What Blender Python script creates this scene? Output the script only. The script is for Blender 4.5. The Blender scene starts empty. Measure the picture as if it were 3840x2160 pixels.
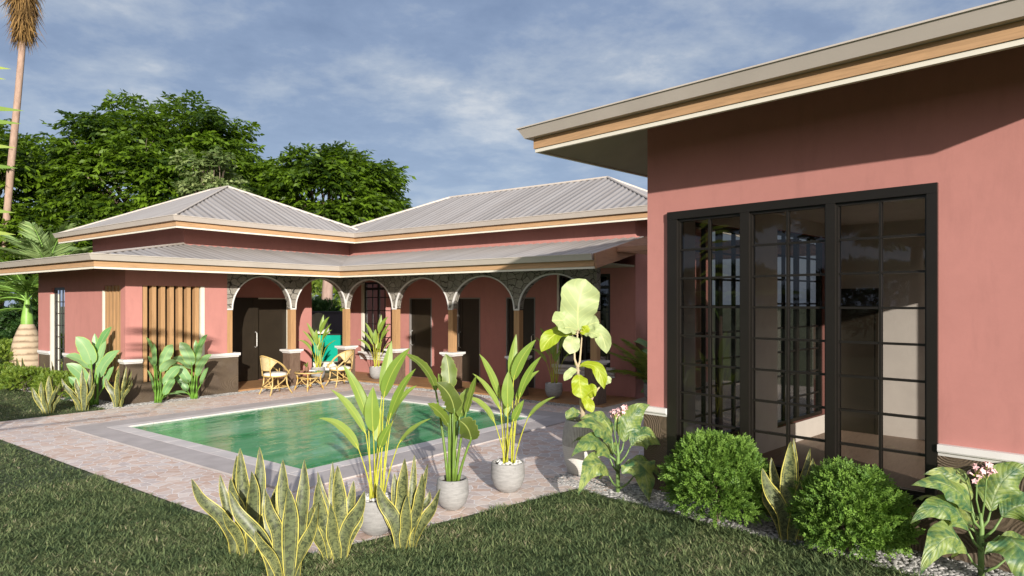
import bpy, math, random
import numpy as np
from mathutils import Vector, Matrix, Quaternion
PI = math.pi
V = Vector
scene = bpy.context.scene
COL = scene.collection
rnd = random.Random(7)
nrg = np.random.default_rng(11)

# ------------------------------------------------------------------ materials
def _n(nt, t, **kw):
    n = nt.nodes.new(t)
    for k, v in kw.items(): setattr(n, k, v)
    return n
class Mat:
    def __init__(s, name):
        s.m = bpy.data.materials.new(name); s.m.use_nodes = True
        s.nt = s.m.node_tree; s.nt.nodes.clear()
        s.out = _n(s.nt, 'ShaderNodeOutputMaterial')
    def n(s, t, ins=None, **kw):
        nd = _n(s.nt, t, **kw)
        for k, v in (ins or {}).items():
            if isinstance(v, bpy.types.NodeSocket): s.nt.links.new(v, nd.inputs[k])
            else: nd.inputs[k].default_value = v
        return nd
    def coord(s, scale=(1, 1, 1), which='Object', rot=(0, 0, 0)):
        tc = s.n('ShaderNodeTexCoord')
        return s.n('ShaderNodeMapping', {'Vector': tc.outputs[which], 'Scale': scale, 'Rotation': rot}).outputs[0]
    def noise(s, vec, scale, detail=4, rough=.55, dist=0):
        return s.n('ShaderNodeTexNoise', {'Vector': vec, 'Scale': scale, 'Detail': detail, 'Roughness': rough, 'Distortion': dist}).outputs['Fac']
    def ramp(s, fac, stops, interp='LINEAR'):
        r = s.n('ShaderNodeValToRGB', {'Fac': fac}); e = r.color_ramp.elements
        r.color_ramp.interpolation = interp
        while len(e) > 1: e.remove(e[-1])
        e[0].position = stops[0][0]; e[0].color = tuple(stops[0][1]) + (1,)
        for p, c in stops[1:]:
            x = e.new(p); x.color = tuple(c) + (1,)
        return r.outputs[0]
    def math(s, op, a, b=0., c=None):
        d = {0: a, 1: b}
        if c is not None: d[2] = c
        return s.n('ShaderNodeMath', d, operation=op).outputs[0]
    def mix(s, fac, a, b, mode='MIX'):
        nd = s.n('ShaderNodeMix', data_type='RGBA', blend_type=mode)
        for i, v in ((0, fac), (6, a), (7, b)):
            if isinstance(v, bpy.types.NodeSocket): s.nt.links.new(v, nd.inputs[i])
            else: nd.inputs[i].default_value = v if i == 0 else tuple(v) + (1,)
        return nd.outputs[2]
    def bump(s, h, strength=.3, dist=.01):
        return s.n('ShaderNodeBump', {'Height': h, 'Strength': strength, 'Distance': dist}).outputs[0]
    def princ(s, color, rough=.6, normal=None, metallic=0, spec=.4, **kw):
        d = {'Base Color': color if isinstance(color, bpy.types.NodeSocket) else tuple(color) + (1,), 'Roughness': rough, 'Metallic': metallic, 'Specular IOR Level': spec}
        if normal is not None: d['Normal'] = normal
        d.update(kw)
        return s.n('ShaderNodeBsdfPrincipled', d).outputs[0]
    def done(s, shader):
        s.nt.links.new(shader, s.out.inputs[0]); return s.m

def simple(name, col, rough=.6, var=.12, scale=6, bump=.15, bscale=60, bdist=.004, metallic=0, spec=.4):
    m = Mat(name); c = m.coord()
    f = m.noise(c, scale)
    lo = [x * (1 - var) for x in col]; hi = [min(1, x * (1 + var)) for x in col]
    cc = m.ramp(f, [(.3, lo), (.7, hi)])
    nrm = m.bump(m.noise(c, bscale, 3), bump, bdist) if bump else None
    return m.done(m.princ(cc, rough, nrm, metallic, spec))

def wood(name, col, scl):
    m = Mat(name); c = m.coord(scl)
    f = m.noise(c, 5, 6, .6, 1.2)
    cc = m.ramp(f, [(.25, [x * .72 for x in col]), (.5, col), (.75, [min(1, x * 1.15) for x in col])])
    return m.done(m.princ(cc, .5, m.bump(f, .15, .003), spec=.3))

def stone_mat():
    m = Mat('rubble_stone'); c = m.coord((1, 1, 1.25))
    w = m.n('ShaderNodeVectorMath', {0: c, 1: m.n('ShaderNodeTexNoise', {'Vector': c, 'Scale': 3.0, 'Detail': 2}).outputs['Color']}, operation='MULTIPLY_ADD')
    w.inputs[1].default_value = (1, 1, 1)
    nz = m.n('ShaderNodeTexNoise', {'Vector': c, 'Scale': 3.5, 'Detail': 3}).outputs['Color']
    sc = m.n('ShaderNodeVectorMath', {0: nz, 3: .22}, operation='SCALE').outputs[0]
    w = m.n('ShaderNodeVectorMath', {0: c, 1: sc}, operation='ADD').outputs[0]
    ed = m.n('ShaderNodeTexVoronoi', {'Vector': w, 'Scale': 5.2, 'Randomness': .85}, feature='DISTANCE_TO_EDGE').outputs['Distance']
    ce = m.n('ShaderNodeTexVoronoi', {'Vector': w, 'Scale': 5.2, 'Randomness': .85}, feature='F1').outputs['Color']
    g = m.n('ShaderNodeSeparateColor', {0: ce}).outputs[0]
    col = m.ramp(g, [(0, (.17, .15, .125)), (.5, (.25, .225, .19)), (1, (.33, .30, .26))])
    fine = m.noise(c, 24, 5)
    col = m.mix(.5, col, m.ramp(fine, [(.3, (.12, .11, .095)), (.7, (.38, .35, .30))]))
    gap = m.ramp(ed, [(.012, (0, 0, 0)), (.045, (1, 1, 1))])
    col = m.mix(gap, (.035, .03, .025), col)
    h = m.math('ADD', m.math('MULTIPLY', gap, .7), m.math('MULTIPLY', fine, .5))
    return m.done(m.princ(col, .85, m.bump(h, .8, .025)))

def paving_mat(name, sx=1.0):
    m = Mat(name); c = m.coord((sx, 1.0, 1))
    nz = m.n('ShaderNodeTexNoise', {'Vector': c, 'Scale': 2.6, 'Detail': 2}).outputs['Color']
    sc = m.n('ShaderNodeVectorMath', {0: nz, 3: .16}, operation='SCALE').outputs[0]
    w = m.n('ShaderNodeVectorMath', {0: c, 1: sc}, operation='ADD').outputs[0]
    ed = m.n('ShaderNodeTexVoronoi', {'Vector': w, 'Scale': 7.8}, feature='DISTANCE_TO_EDGE', voronoi_dimensions='2D').outputs['Distance']
    ce = m.n('ShaderNodeTexVoronoi', {'Vector': w, 'Scale': 7.8}, feature='F1', voronoi_dimensions='2D').outputs['Color']
    g = m.n('ShaderNodeSeparateColor', {0: ce}).outputs[0]
    col = m.ramp(g, [(0, (.58, .36, .26)), (.2, (.72, .56, .48)), (.4, (.56, .48, .47)), (.55, (.76, .59, .50)), (.7, (.62, .40, .30)), (.85, (.68, .61, .59)), (1, (.82, .70, .63))])
    fine = m.noise(c, 22, 5, .65)
    col = m.mix(.25, col, m.ramp(fine, [(.3, (.45, .36, .31)), (.7, (.95, .86, .78))]))
    gap = m.ramp(ed, [(.018, (0, 0, 0)), (.05, (1, 1, 1))])
    col = m.mix(gap, (.90, .85, .83), col)
    big = m.noise(c, .7, 3)
    col = m.mix(m.ramp(big, [(.35, (.16, .16, .16)), (.65, (0, 0, 0))]), col, (.35, .31, .30))
    h = m.math('ADD', m.math('MULTIPLY', gap, .6), m.math('MULTIPLY', fine, .25))
    return m.done(m.princ(col, .62, m.bump(h, .5, .008), spec=.35))

def leafmat(name, c1, c2, rough=.45, trans=.3, tcol=None, uv=None, spec=.4):
    """foliage: colour spread by the per-leaf attribute and a fine noise; partly translucent."""
    m = Mat(name); c = m.coord()
    a = m.n('ShaderNodeAttribute', attribute_name='rnd').outputs['Fac']
    f = m.math('ADD', m.math('MULTIPLY', a, .75), m.math('MULTIPLY', m.noise(c, 9, 2), .3))
    col = m.ramp(f, [(.1, c1), (.85, c2)])
    nrm = None
    if uv:
        t = m.n('ShaderNodeUVMap').outputs[0]
        sp = m.n('ShaderNodeSeparateXYZ', {0: t}); u, v = sp.outputs[0], sp.outputs[1]
        d = m.math('ABSOLUTE', m.math('SUBTRACT', u, .5))
        rib = m.ramp(d, [(.008, (1, 1, 1)), (.035, (0, 0, 0))])
        col = m.mix(m.math('MULTIPLY', rib, .8), col, uv['rib'])
        if uv.get('edge'):
            eg = m.ramp(d, [(.44, (0, 0, 0)), (.49, (1, 1, 1))])
            col = m.mix(m.math('MULTIPLY', eg, .7), col, uv['edge'])
        # lateral veins: thin lines running out from the midrib
        ph = m.math('ADD', m.math('MULTIPLY', v, uv.get('veins', 30)), m.math('MULTIPLY', d, -uv.get('slant', 9)))
        vein = m.math('PINGPONG', ph, .5)
        vm = m.ramp(vein, [(.02, (1, 1, 1)), (.12, (0, 0, 0))])
        col = m.mix(m.math('MULTIPLY', vm, uv.get('vs', .25)), col, uv['rib'])
        if uv.get('blotch'):
            b = m.noise(c, uv['bscale'], 5, .65, .8)
            col = m.mix(m.ramp(b, [(.42, (0, 0, 0)), (.62, (1, 1, 1))]), col, uv['blotch'])
        nrm = m.bump(m.math('ADD', m.math('MULTIPLY', vein, 1.0), m.math('MULTIPLY', rib, -.6)), uv.get('bump', .25), .004)
    p = m.princ(col, rough, nrm, spec=spec)
    t = m.n('ShaderNodeBsdfTranslucent', {'Color': (m.mix(.5, col, tcol) if tcol else col)}).outputs[0]
    return m.done(m.n('ShaderNodeMixShader', {0: trans, 1: p, 2: t}).outputs[0])

def snake_mat():
    m = Mat('snake_leaf'); c = m.coord()
    t = m.n('ShaderNodeUVMap').outputs[0]
    sp = m.n('ShaderNodeSeparateXYZ', {0: t}); u, v = sp.outputs[0], sp.outputs[1]
    d = m.math('ABSOLUTE', m.math('SUBTRACT', u, .5))
    a = m.n('ShaderNodeAttribute', attribute_name='rnd').outputs['Fac']
    nz = m.noise(c, 14, 4, .6)
    cv = m.n('ShaderNodeCombineXYZ', {0: m.math('MULTIPLY', u, 1.1), 1: m.math('MULTIPLY', v, 9), 2: m.math('MULTIPLY', a, 37)}).outputs[0]
    bands = m.n('ShaderNodeTexNoise', {'Vector': cv, 'Scale': 2.6, 'Detail': 5, 'Roughness': .7, 'Distortion': .9}).outputs['Fac']
    dark = m.mix(a, (.050, .066, .028), (.062, .072, .040))
    lite = m.mix(a, (.180, .195, .075), (.125, .150, .070))
    col = m.mix(m.ramp(bands, [(.45, (0, 0, 0)), (.53, (1, 1, 1))]), dark, lite)
    # thin yellow stripe and margin
    e0 = m.math('ADD', d, m.math('MULTIPLY', m.math('SUBTRACT', nz, .5), .05))
    edge = m.ramp(e0, [(.42, (0, 0, 0)), (.45, (1, 1, 1))])
    col = m.mix(edge, col, (.56, .50, .11))
    st = m.ramp(m.math('ABSOLUTE', m.math('SUBTRACT', d, .335)), [(.006, (1, 1, 1)), (.016, (0, 0, 0))])
    col = m.mix(m.math('MULTIPLY', st, .55), col, (.55, .50, .14))
    p = m.princ(col, .42, m.bump(m.math('ADD', bands, m.math('MULTIPLY', nz, .6)), .15, .003), spec=.4)
    tr = m.n('ShaderNodeBsdfTranslucent', {'Color': col}).outputs[0]
    return m.done(m.n('ShaderNodeMixShader', {0: .15, 1: p, 2: tr}).outputs[0])

def dado_mat():
    m = Mat('combed_plaster'); c = m.coord((1, 1, 1))
    # combed plaster: fans of arcs around scattered centres, different centre in each patch
    vo = m.n('ShaderNodeTexVoronoi', {'Vector': c, 'Scale': 1.9, 'Randomness': 1.0}, feature='F1')
    dist = m.math('ADD', vo.outputs['Distance'], m.math('MULTIPLY', m.noise(c, 3, 3), .12))
    w = m.math('PINGPONG', m.math('MULTIPLY', dist, 26), .5)
    h = m.math('ADD', w, m.math('MULTIPLY', m.noise(c, 60, 3), .35))
    col = m.ramp(m.noise(c, 2.2, 4), [(.3, (.082, .058, .040)), (.7, (.122, .090, .058))])
    col = m.mix(m.ramp(w, [(.0, (.30, .30, .30)), (.22, (0, 0, 0))]), col, (.04, .028, .02))
    return m.done(m.princ(col, .65, m.bump(h, .75, .012), spec=.35))

def roof_mat():
    m = Mat('roof_sheet'); c = m.coord((1, 1, 1))
    a = m.n('ShaderNodeAttribute', attribute_name='rnd').outputs['Fac']
    g = m.noise(c, 1.6, 5, .6)
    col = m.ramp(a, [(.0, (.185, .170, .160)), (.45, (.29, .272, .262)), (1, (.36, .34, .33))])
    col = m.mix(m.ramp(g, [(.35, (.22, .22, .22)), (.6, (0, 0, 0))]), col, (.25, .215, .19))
    return m.done(m.princ(col, .5, m.bump(m.noise(c, 40, 3), .08, .004), spec=.35))

def glass_mat(name, tint, ior=1.5, boost=0., rough=0.):
    m = Mat(name)
    f = m.n('ShaderNodeFresnel', {'IOR': ior}).outputs[0]
    if boost: f = m.math('ADD', f, boost)
    t = m.n('ShaderNodeBsdfTransparent', {'Color': tuple(tint) + (1,)}).outputs[0]
    g = m.n('ShaderNodeBsdfGlossy', {'Color': (1, 1, 1, 1), 'Roughness': rough}).outputs[0]
    return m.done(m.n('ShaderNodeMixShader', {0: f, 1: t, 2: g}).outputs[0])

def water_mat():
    m = Mat('pool_water'); c = m.coord((1, 1, 1), rot=(0, 0, .65)); c2 = m.coord((.55, 1.7, 1), rot=(0, 0, -.65))
    h = m.math('ADD', m.math('MULTIPLY', m.noise(c2, 2.4, 3, .5, .8), 1.0), m.math('MULTIPLY', m.noise(c, 7, 2), .25))
    nrm = m.bump(h, .34, .05)
    f = m.n('ShaderNodeFresnel', {'IOR': 1.33, 'Normal': nrm}).outputs[0]
    cloud = m.noise(c2, .9, 3)
    dcol = m.ramp(cloud, [(.3, (.050, .37, .125)), (.7, (.32, .66, .39))])
    d = m.n('ShaderNodeBsdfDiffuse', {'Color': dcol}).outputs[0]
    t = m.n('ShaderNodeBsdfTransparent', {'Color': (.30, .85, .55, 1)}).outputs[0]
    body = m.n('ShaderNodeMixShader', {0: .70, 1: t, 2: d}).outputs[0]
    g = m.n('ShaderNodeBsdfGlossy', {'Color': (1, 1, 1, 1), 'Roughness': .11, 'Normal': nrm}).outputs[0]
    f = m.math('MULTIPLY', f, .80)
    return m.done(m.n('ShaderNodeMixShader', {0: f, 1: body, 2: g}).outputs[0])

def pot_mat():
    m = Mat('pot_concrete'); c = m.coord((1, 1, 5))
    f = m.noise(c, 7, 6, .7); g = m.noise(m.coord(), 38, 3, .6)
    col = m.ramp(f, [(.3, (.215, .21, .205)), (.7, (.36, .353, .345))])
    pit = m.ramp(g, [(.30, (1, 1, 1)), (.36, (0, 0, 0))])
    col = m.mix(m.math('MULTIPLY', pit, .7), col, (.22, .21, .20))
    h = m.math('SUBTRACT', f, m.math('MULTIPLY', pit, .8))
    return m.done(m.princ(col, .75, m.bump(h, .4, .006), spec=.3))

def tallpot_mat():
    m = Mat('carved_pot'); c = m.coord()
    sp = m.n('ShaderNodeSeparateXYZ', {0: c})
    ang = m.math('ARCTAN2', sp.outputs[1], sp.outputs[0]); z = sp.outputs[2]
    wv = m.math('PINGPONG', m.math('MULTIPLY', ang, 12.0), .5)
    wh = m.math('PINGPONG', m.math('MULTIPLY', m.math('ADD', z, m.math('MULTIPLY', m.noise(c, 5, 2), .02)), 40), .5)
    nz = m.noise(c, 12, 5, .7)
    top = m.math('GREATER_THAN', z, .33)
    w = m.n('ShaderNodeMix', {0: top, 2: m.math('MULTIPLY_ADD', wh, .55, .45), 3: wv}, data_type='FLOAT').outputs[0]
    col = m.ramp(m.math('ADD', m.math('MULTIPLY', w, 1.0), m.math('MULTIPLY', m.math('SUBTRACT', nz, .5), .5)), [(.05, (.20, .19, .175)), (.3, (.46, .44, .40)), (.6, (.58, .56, .52))])
    return m.done(m.princ(col, .75, m.bump(w, .5, .01), spec=.3))

def cane_mat():
    m = Mat('cane_weave'); t = m.n('ShaderNodeUVMap').outputs[0]
    ch = m.n('ShaderNodeTexBrick', {'Vector': t, 'Scale': 34., 'Mortar Size': .03}).outputs['Fac']
    col = m.mix(ch, (.52, .41, .22), (.40, .30, .15))
    col = m.mix(m.ramp(m.noise(m.coord(), 30, 3), [(.4, (0, 0, 0)), (.65, (.5, .5, .5))]), col, (.60, .48, .27))
    return m.done(m.princ(col, .55, m.bump(ch, -.4, .004)))

def grass_mat():
    m = Mat('grass_blades')
    a = m.n('ShaderNodeAttribute', attribute_name='rnd').outputs['Fac']
    c = m.coord(); p = m.noise(c, 1.3, 5, .7)
    col = m.ramp(m.math('ADD', m.math('MULTIPLY', a, .7), m.math('MULTIPLY_ADD', p, 1.3, -.47)), [(.06, (.050, .090, .040)), (.4, (.125, .180, .076)), (.75, (.235, .285, .120)), (1., (.50, .42, .28))])
    pr = m.princ(col, .55, spec=.25)
    tr = m.n('ShaderNodeBsdfTranslucent', {'Color': col}).outputs[0]
    return m.done(m.n('ShaderNodeMixShader', {0: .35, 1: pr, 2: tr}).outputs[0])

def bark_mat(name, c1, c2, rings=0, scale=14):
    m = Mat(name); c = m.coord((1, 1, .35) if not rings else (1, 1, 1))
    f = m.noise(c, scale, 5, .65)
    h = f
    if rings:
        sp = m.n('ShaderNodeSeparateXYZ', {0: m.coord()})
        r = m.math('PINGPONG', m.math('ADD', m.math('MULTIPLY', sp.outputs[2], rings), m.math('MULTIPLY', f, .5)), .5)
        h = m.math('ADD', m.math('MULTIPLY', r, 1.4), m.math('MULTIPLY', f, .6))
    col = m.ramp(h, [(.25, c1), (.7, c2)])
    return m.done(m.princ(col, .85, m.bump(h, .7, .02), spec=.2))

pk = (.455, .202, .176)
MT = {}
def mk():
    m = Mat('pink_plaster'); c = m.coord()
    f = m.noise(c, 1.1, 4); f2 = m.noise(m.coord((2.2, 2.2, .5)), 2.0, 5, .7)
    col = m.ramp(f, [(.3, [x * .95 for x in pk]), (.7, [x * 1.05 for x in pk])])
    col = m.mix(m.ramp(f2, [(.30, (.30, .30, .30)), (.50, (0, 0, 0))]), col, [x * .70 for x in pk])
    col = m.mix(m.ramp(m.noise(c, 7, 5, .7), [(.35, (.14, .14, .14)), (.6, (0, 0, 0))]), col, [x * .75 for x in pk])
    MT['pink'] = m.done(m.princ(col, .7, m.bump(m.math('ADD', m.noise(c, 55, 4), m.math('MULTIPLY', m.noise(c, 9, 4), .6)), .14, .004), spec=.25))
    MT['dado'] = dado_mat(); MT['stone'] = stone_mat(); MT['roof'] = roof_mat()
    MT['white'] = simple('white_moulding', (.66, .64, .62), .5, .05, 5, .08)
    MT['cream'] = simple('cream_trim', (.68, .64, .54), .55, .04, 4, .05)
    MT['soffit'] = simple('soffit_board', (.33, .295, .20), .6, .06, 3, .05)
    MT['gutter'] = simple('gutter_metal', (.50, .445, .39), .4, .05, 2, .03, spec=.5)
    MT['woodx'] = wood('fascia_wood', (.45, .275, .145), (.5, .5, 9))
    MT['redwood'] = wood('pergola_wood', (.33, .175, .105), (.5, .5, 9)); MT['woodz'] = wood('post_wood', (.40, .235, .115), (7, 7, .35))
    MT['floor'] = simple('terrace_stone', (.34, .185, .085), .5, .22, 3, .12, 40)
    MT['door'] = simple('door_panel', (.022, .016, .010), .45, .15, 3, .05, 80)
    MT['frame'] = simple('window_frame', (.012, .010, .008), .35, .1, 3, .03, spec=.5)
    MT['grey'] = simple('door_frame', (.23, .21, .20), .5, .06, 3, .05)
    MT['steel'] = simple('pull_handle', (.70, .69, .67), .25, .03, 3, 0, metallic=.6)
    MT['glass'] = glass_mat('window_glass', (.48, .47, .45), 1.5, .0)
    MT['dglass'] = glass_mat('dark_glass', (.34, .33, .31), 1.55, .01)
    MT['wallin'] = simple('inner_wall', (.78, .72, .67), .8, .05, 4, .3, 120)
    MT['darkroom'] = simple('dim_room_wall', (.09, .07, .06), .85, .1, 3, 0); MT['floorin'] = wood('inner_floor', (.28, .20, .15), (.6, 6, 6))  # dim room walls: indoor shade is painted in as a dark colour
    MT['curtain'] = simple('curtain_cloth', (.62, .54, .46), .8, .05, 3, 0)
    MT['paving'] = paving_mat('crazy_paving', 1.0); MT['path'] = simple('pale_slab', (.55, .50, .45), .7, .2, 2.5, .3, 25)
    MT['surround'] = simple('pool_surround', (.45, .41, .40), .75, .12, 3, .2, 220, .002)
    MT['coping'] = simple('coping_stone', (.60, .56, .545), .75, .1, 2.5, .12, 120, .002)
    MT['tile'] = simple('pool_tile', (.38, .56, .46), .3, .1, 4, 0)
    MT['water'] = water_mat()
    MT['soil'] = simple('lawn_soil', (.085, .105, .055), .95, .4, 5, .8, 50, .02)
    MT['potsoil'] = simple('potting_soil', (.075, .05, .038), .95, .4, 40, .8, 90, .02)
    MT['grass'] = grass_mat()
    MT['gravelbed'] = simple('gravel_bed', (.16, .155, .15), .9, .3, 40, .8, 70, .02)
    m = Mat('pebble_stone'); a = m.n('ShaderNodeAttribute', attribute_name='rnd').outputs['Fac']
    MT['pebble'] = m.done(m.princ(m.ramp(a, [(0, (.20, .195, .19)), (.5, (.33, .32, .31)), (1, (.52, .50, .48))]), .6, m.bump(m.noise(m.coord(), 60, 3), .2, .003)))
    m = Mat('white_pebble'); a = m.n('ShaderNodeAttribute', attribute_name='rnd').outputs['Fac']
    MT['wpebble'] = m.done(m.princ(m.ramp(a, [(0, (.42, .41, .39)), (1, (.68, .67, .64))]), .5, m.bump(m.noise(m.coord(), 60, 3), .2, .002)))
    MT['pot'] = pot_mat(); MT['tallpot'] = tallpot_mat()
    MT['terracotta'] = simple('clay_pot', (.22, .12, .07), .8, .2, 20, .3, 60)
    MT['rattan'] = simple('rattan_pole', (.49, .345, .13), .4, .25, 18, .25, 40, spec=.5)
    MT['bind'] = simple('rattan_binding', (.62, .31, .04), .45, .2, 30, .3, 90)
    MT['cane'] = cane_mat(); MT['cushion'] = simple('cushion_cloth', (.72, .68, .60), .85, .04, 6, .2, 180, .002)
    MT['tglass'] = glass_mat('table_glass', (.86, .92, .88), 1.45)
    m = Mat('teal_glass'); a = m.n('ShaderNodeBsdfTransparent', {'Color': (.05, .75, .55, 1)}).outputs[0]
    q = m.n('ShaderNodeMixShader', {0: .55, 1: a, 2: m.princ((.015, .50, .37), .08, spec=.6)}).outputs[0]; MT['teal'] = m.done(q)
    MT['plum'] = simple('garden_wall_render', (.10, .088, .105), .8, .1, 3, .15)
    MT['paper'] = simple('white_paper', (.8, .8, .78), .6, .03, 8, 0)
    MT['snake'] = snake_mat()
    MT['heli'] = leafmat('heliconia_leaf', (.15, .26, .030), (.29, .39, .09), .4, .32, (.45, .62, .03), {'rib': (.55, .60, .12), 'veins': 26, 'vs': .10, 'slant': 8, 'bump': .12})
    MT['helistem'] = simple('heliconia_stem', (.42, .42, .045), .45, .2, 20, 0)
    MT['ban'] = leafmat('banana_leaf', (.070, .100, .020), (.17, .25, .035), .4, .25, (.35, .5, .02), {'rib': (.42, .47, .14), 'veins': 30, 'vs': .12, 'slant': 7, 'edge': (.28, .30, .08), 'bump': .2})
    MT['banstem'] = simple('banana_stem', (.13, .21, .035), .4, .25, 9, 0)
    MT['pad'] = leafmat('paddle_leaf', (.10, .27, .08), (.25, .42, .19), .35, .22, (.35, .6, .03), {'rib': (.42, .52, .22), 'veins': 34, 'vs': .15, 'slant': 8, 'edge': (.50, .60, .04), 'bump': .2}, spec=.5)
    MT['padstem'] = simple('paddle_stem', (.12, .26, .03), .4, .25, 9, 0)
    MT['tob'] = leafmat('tobacco_leaf', (.15, .23, .045), (.34, .40, .11), .42, .25, (.5, .62, .12), {'rib': (.40, .46, .22), 'veins': 11, 'vs': .48, 'slant': 5, 'blotch': (.045, .120, .055), 'bscale': 12, 'bump': 1.0})
    MT['tobstem'] = simple('tobacco_stem', (.15, .24, .07), .5, .2, 12, 0)
    MT['petal'] = simple('petal', (.75, .48, .48), .6, .2, 40, 0)
    MT['calyx'] = simple('calyx', (.32, .36, .08), .6, .2, 40, 0)
    MT['fig'] = leafmat('fig_leaf_pale', (.38, .46, .20), (.50, .57, .31), .5, .25, (.55, .63, .25), {'rib': (.66, .70, .30), 'veins': 6, 'vs': .28, 'slant': 4, 'bump': .5})
    MT['figl'] = leafmat('fig_leaf_lime', (.27, .37, .014), (.36, .44, .02), .45, .3, (.6, .7, .02), {'rib': (.60, .64, .12), 'veins': 7, 'vs': .35, 'slant': 4, 'bump': .5})
    MT['figbark'] = bark_mat('fig_bark', (.16, .12, .08), (.46, .38, .26))
    MT['figtwig'] = bark_mat('fig_twig', (.40, .32, .20), (.55, .45, .30))
    MT['bush'] = leafmat('bush_leaf', (.055, .125, .016), (.175, .30, .045), .62, .2, (.2, .4, .02))
    MT['hedge'] = leafmat('hedge_leaf', (.07, .14, .015), (.22, .30, .04), .5, .3, (.35, .5, .03))
    MT['hedge2'] = leafmat('far_shrub_leaf', (.015, .05, .012), (.05, .11, .02), .5, .2)
    MT['tree'] = leafmat('tree_leaf', (.006, .022, .003), (.15, .25, .014), .5, .33, (.32, .55, .01))
    MT['tree2'] = leafmat('sparse_tree_leaf', (.09, .15, .04), (.32, .38, .15), .5, .3, (.4, .5, .1))
    MT['bark'] = bark_mat('tree_bark', (.10, .075, .055), (.26, .20, .155), 0, 6)
    MT['pinkbark'] = bark_mat('smooth_bark', (.24, .16, .13), (.42, .30, .25), 0, 5)
    MT['palmbark'] = bark_mat('palm_bark', (.25, .165, .125), (.42, .295, .225), 0, 11)
    MT['bottle'] = bark_mat('bottle_palm_bark', (.20, .14, .09), (.47, .37, .26), 5.5, 5)
    MT['shaft'] = simple('crown_shaft', (.20, .36, .07), .45, .25, 3, .1)
    MT['palm'] = leafmat('palm_leaf', (.06, .16, .022), (.24, .38, .07), .4, .3, (.4, .55, .05))
    MT['palmpale'] = leafmat('pale_palm_leaf', (.16, .27, .09), (.36, .46, .18), .4, .25, (.45, .6, .1))
    MT['areca'] = leafmat('areca_leaf', (.13, .20, .03), (.30, .37, .08), .45, .25, (.4, .45, .05))
    MT['deadpalm'] = leafmat('dead_frond', (.09, .05, .02), (.32, .19, .06), .8, .2)
    MT['fgpalm'] = leafmat('near_frond', (.14, .26, .05), (.36, .44, .10), .4, .3, (.5, .6, .05))
mk()

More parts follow.
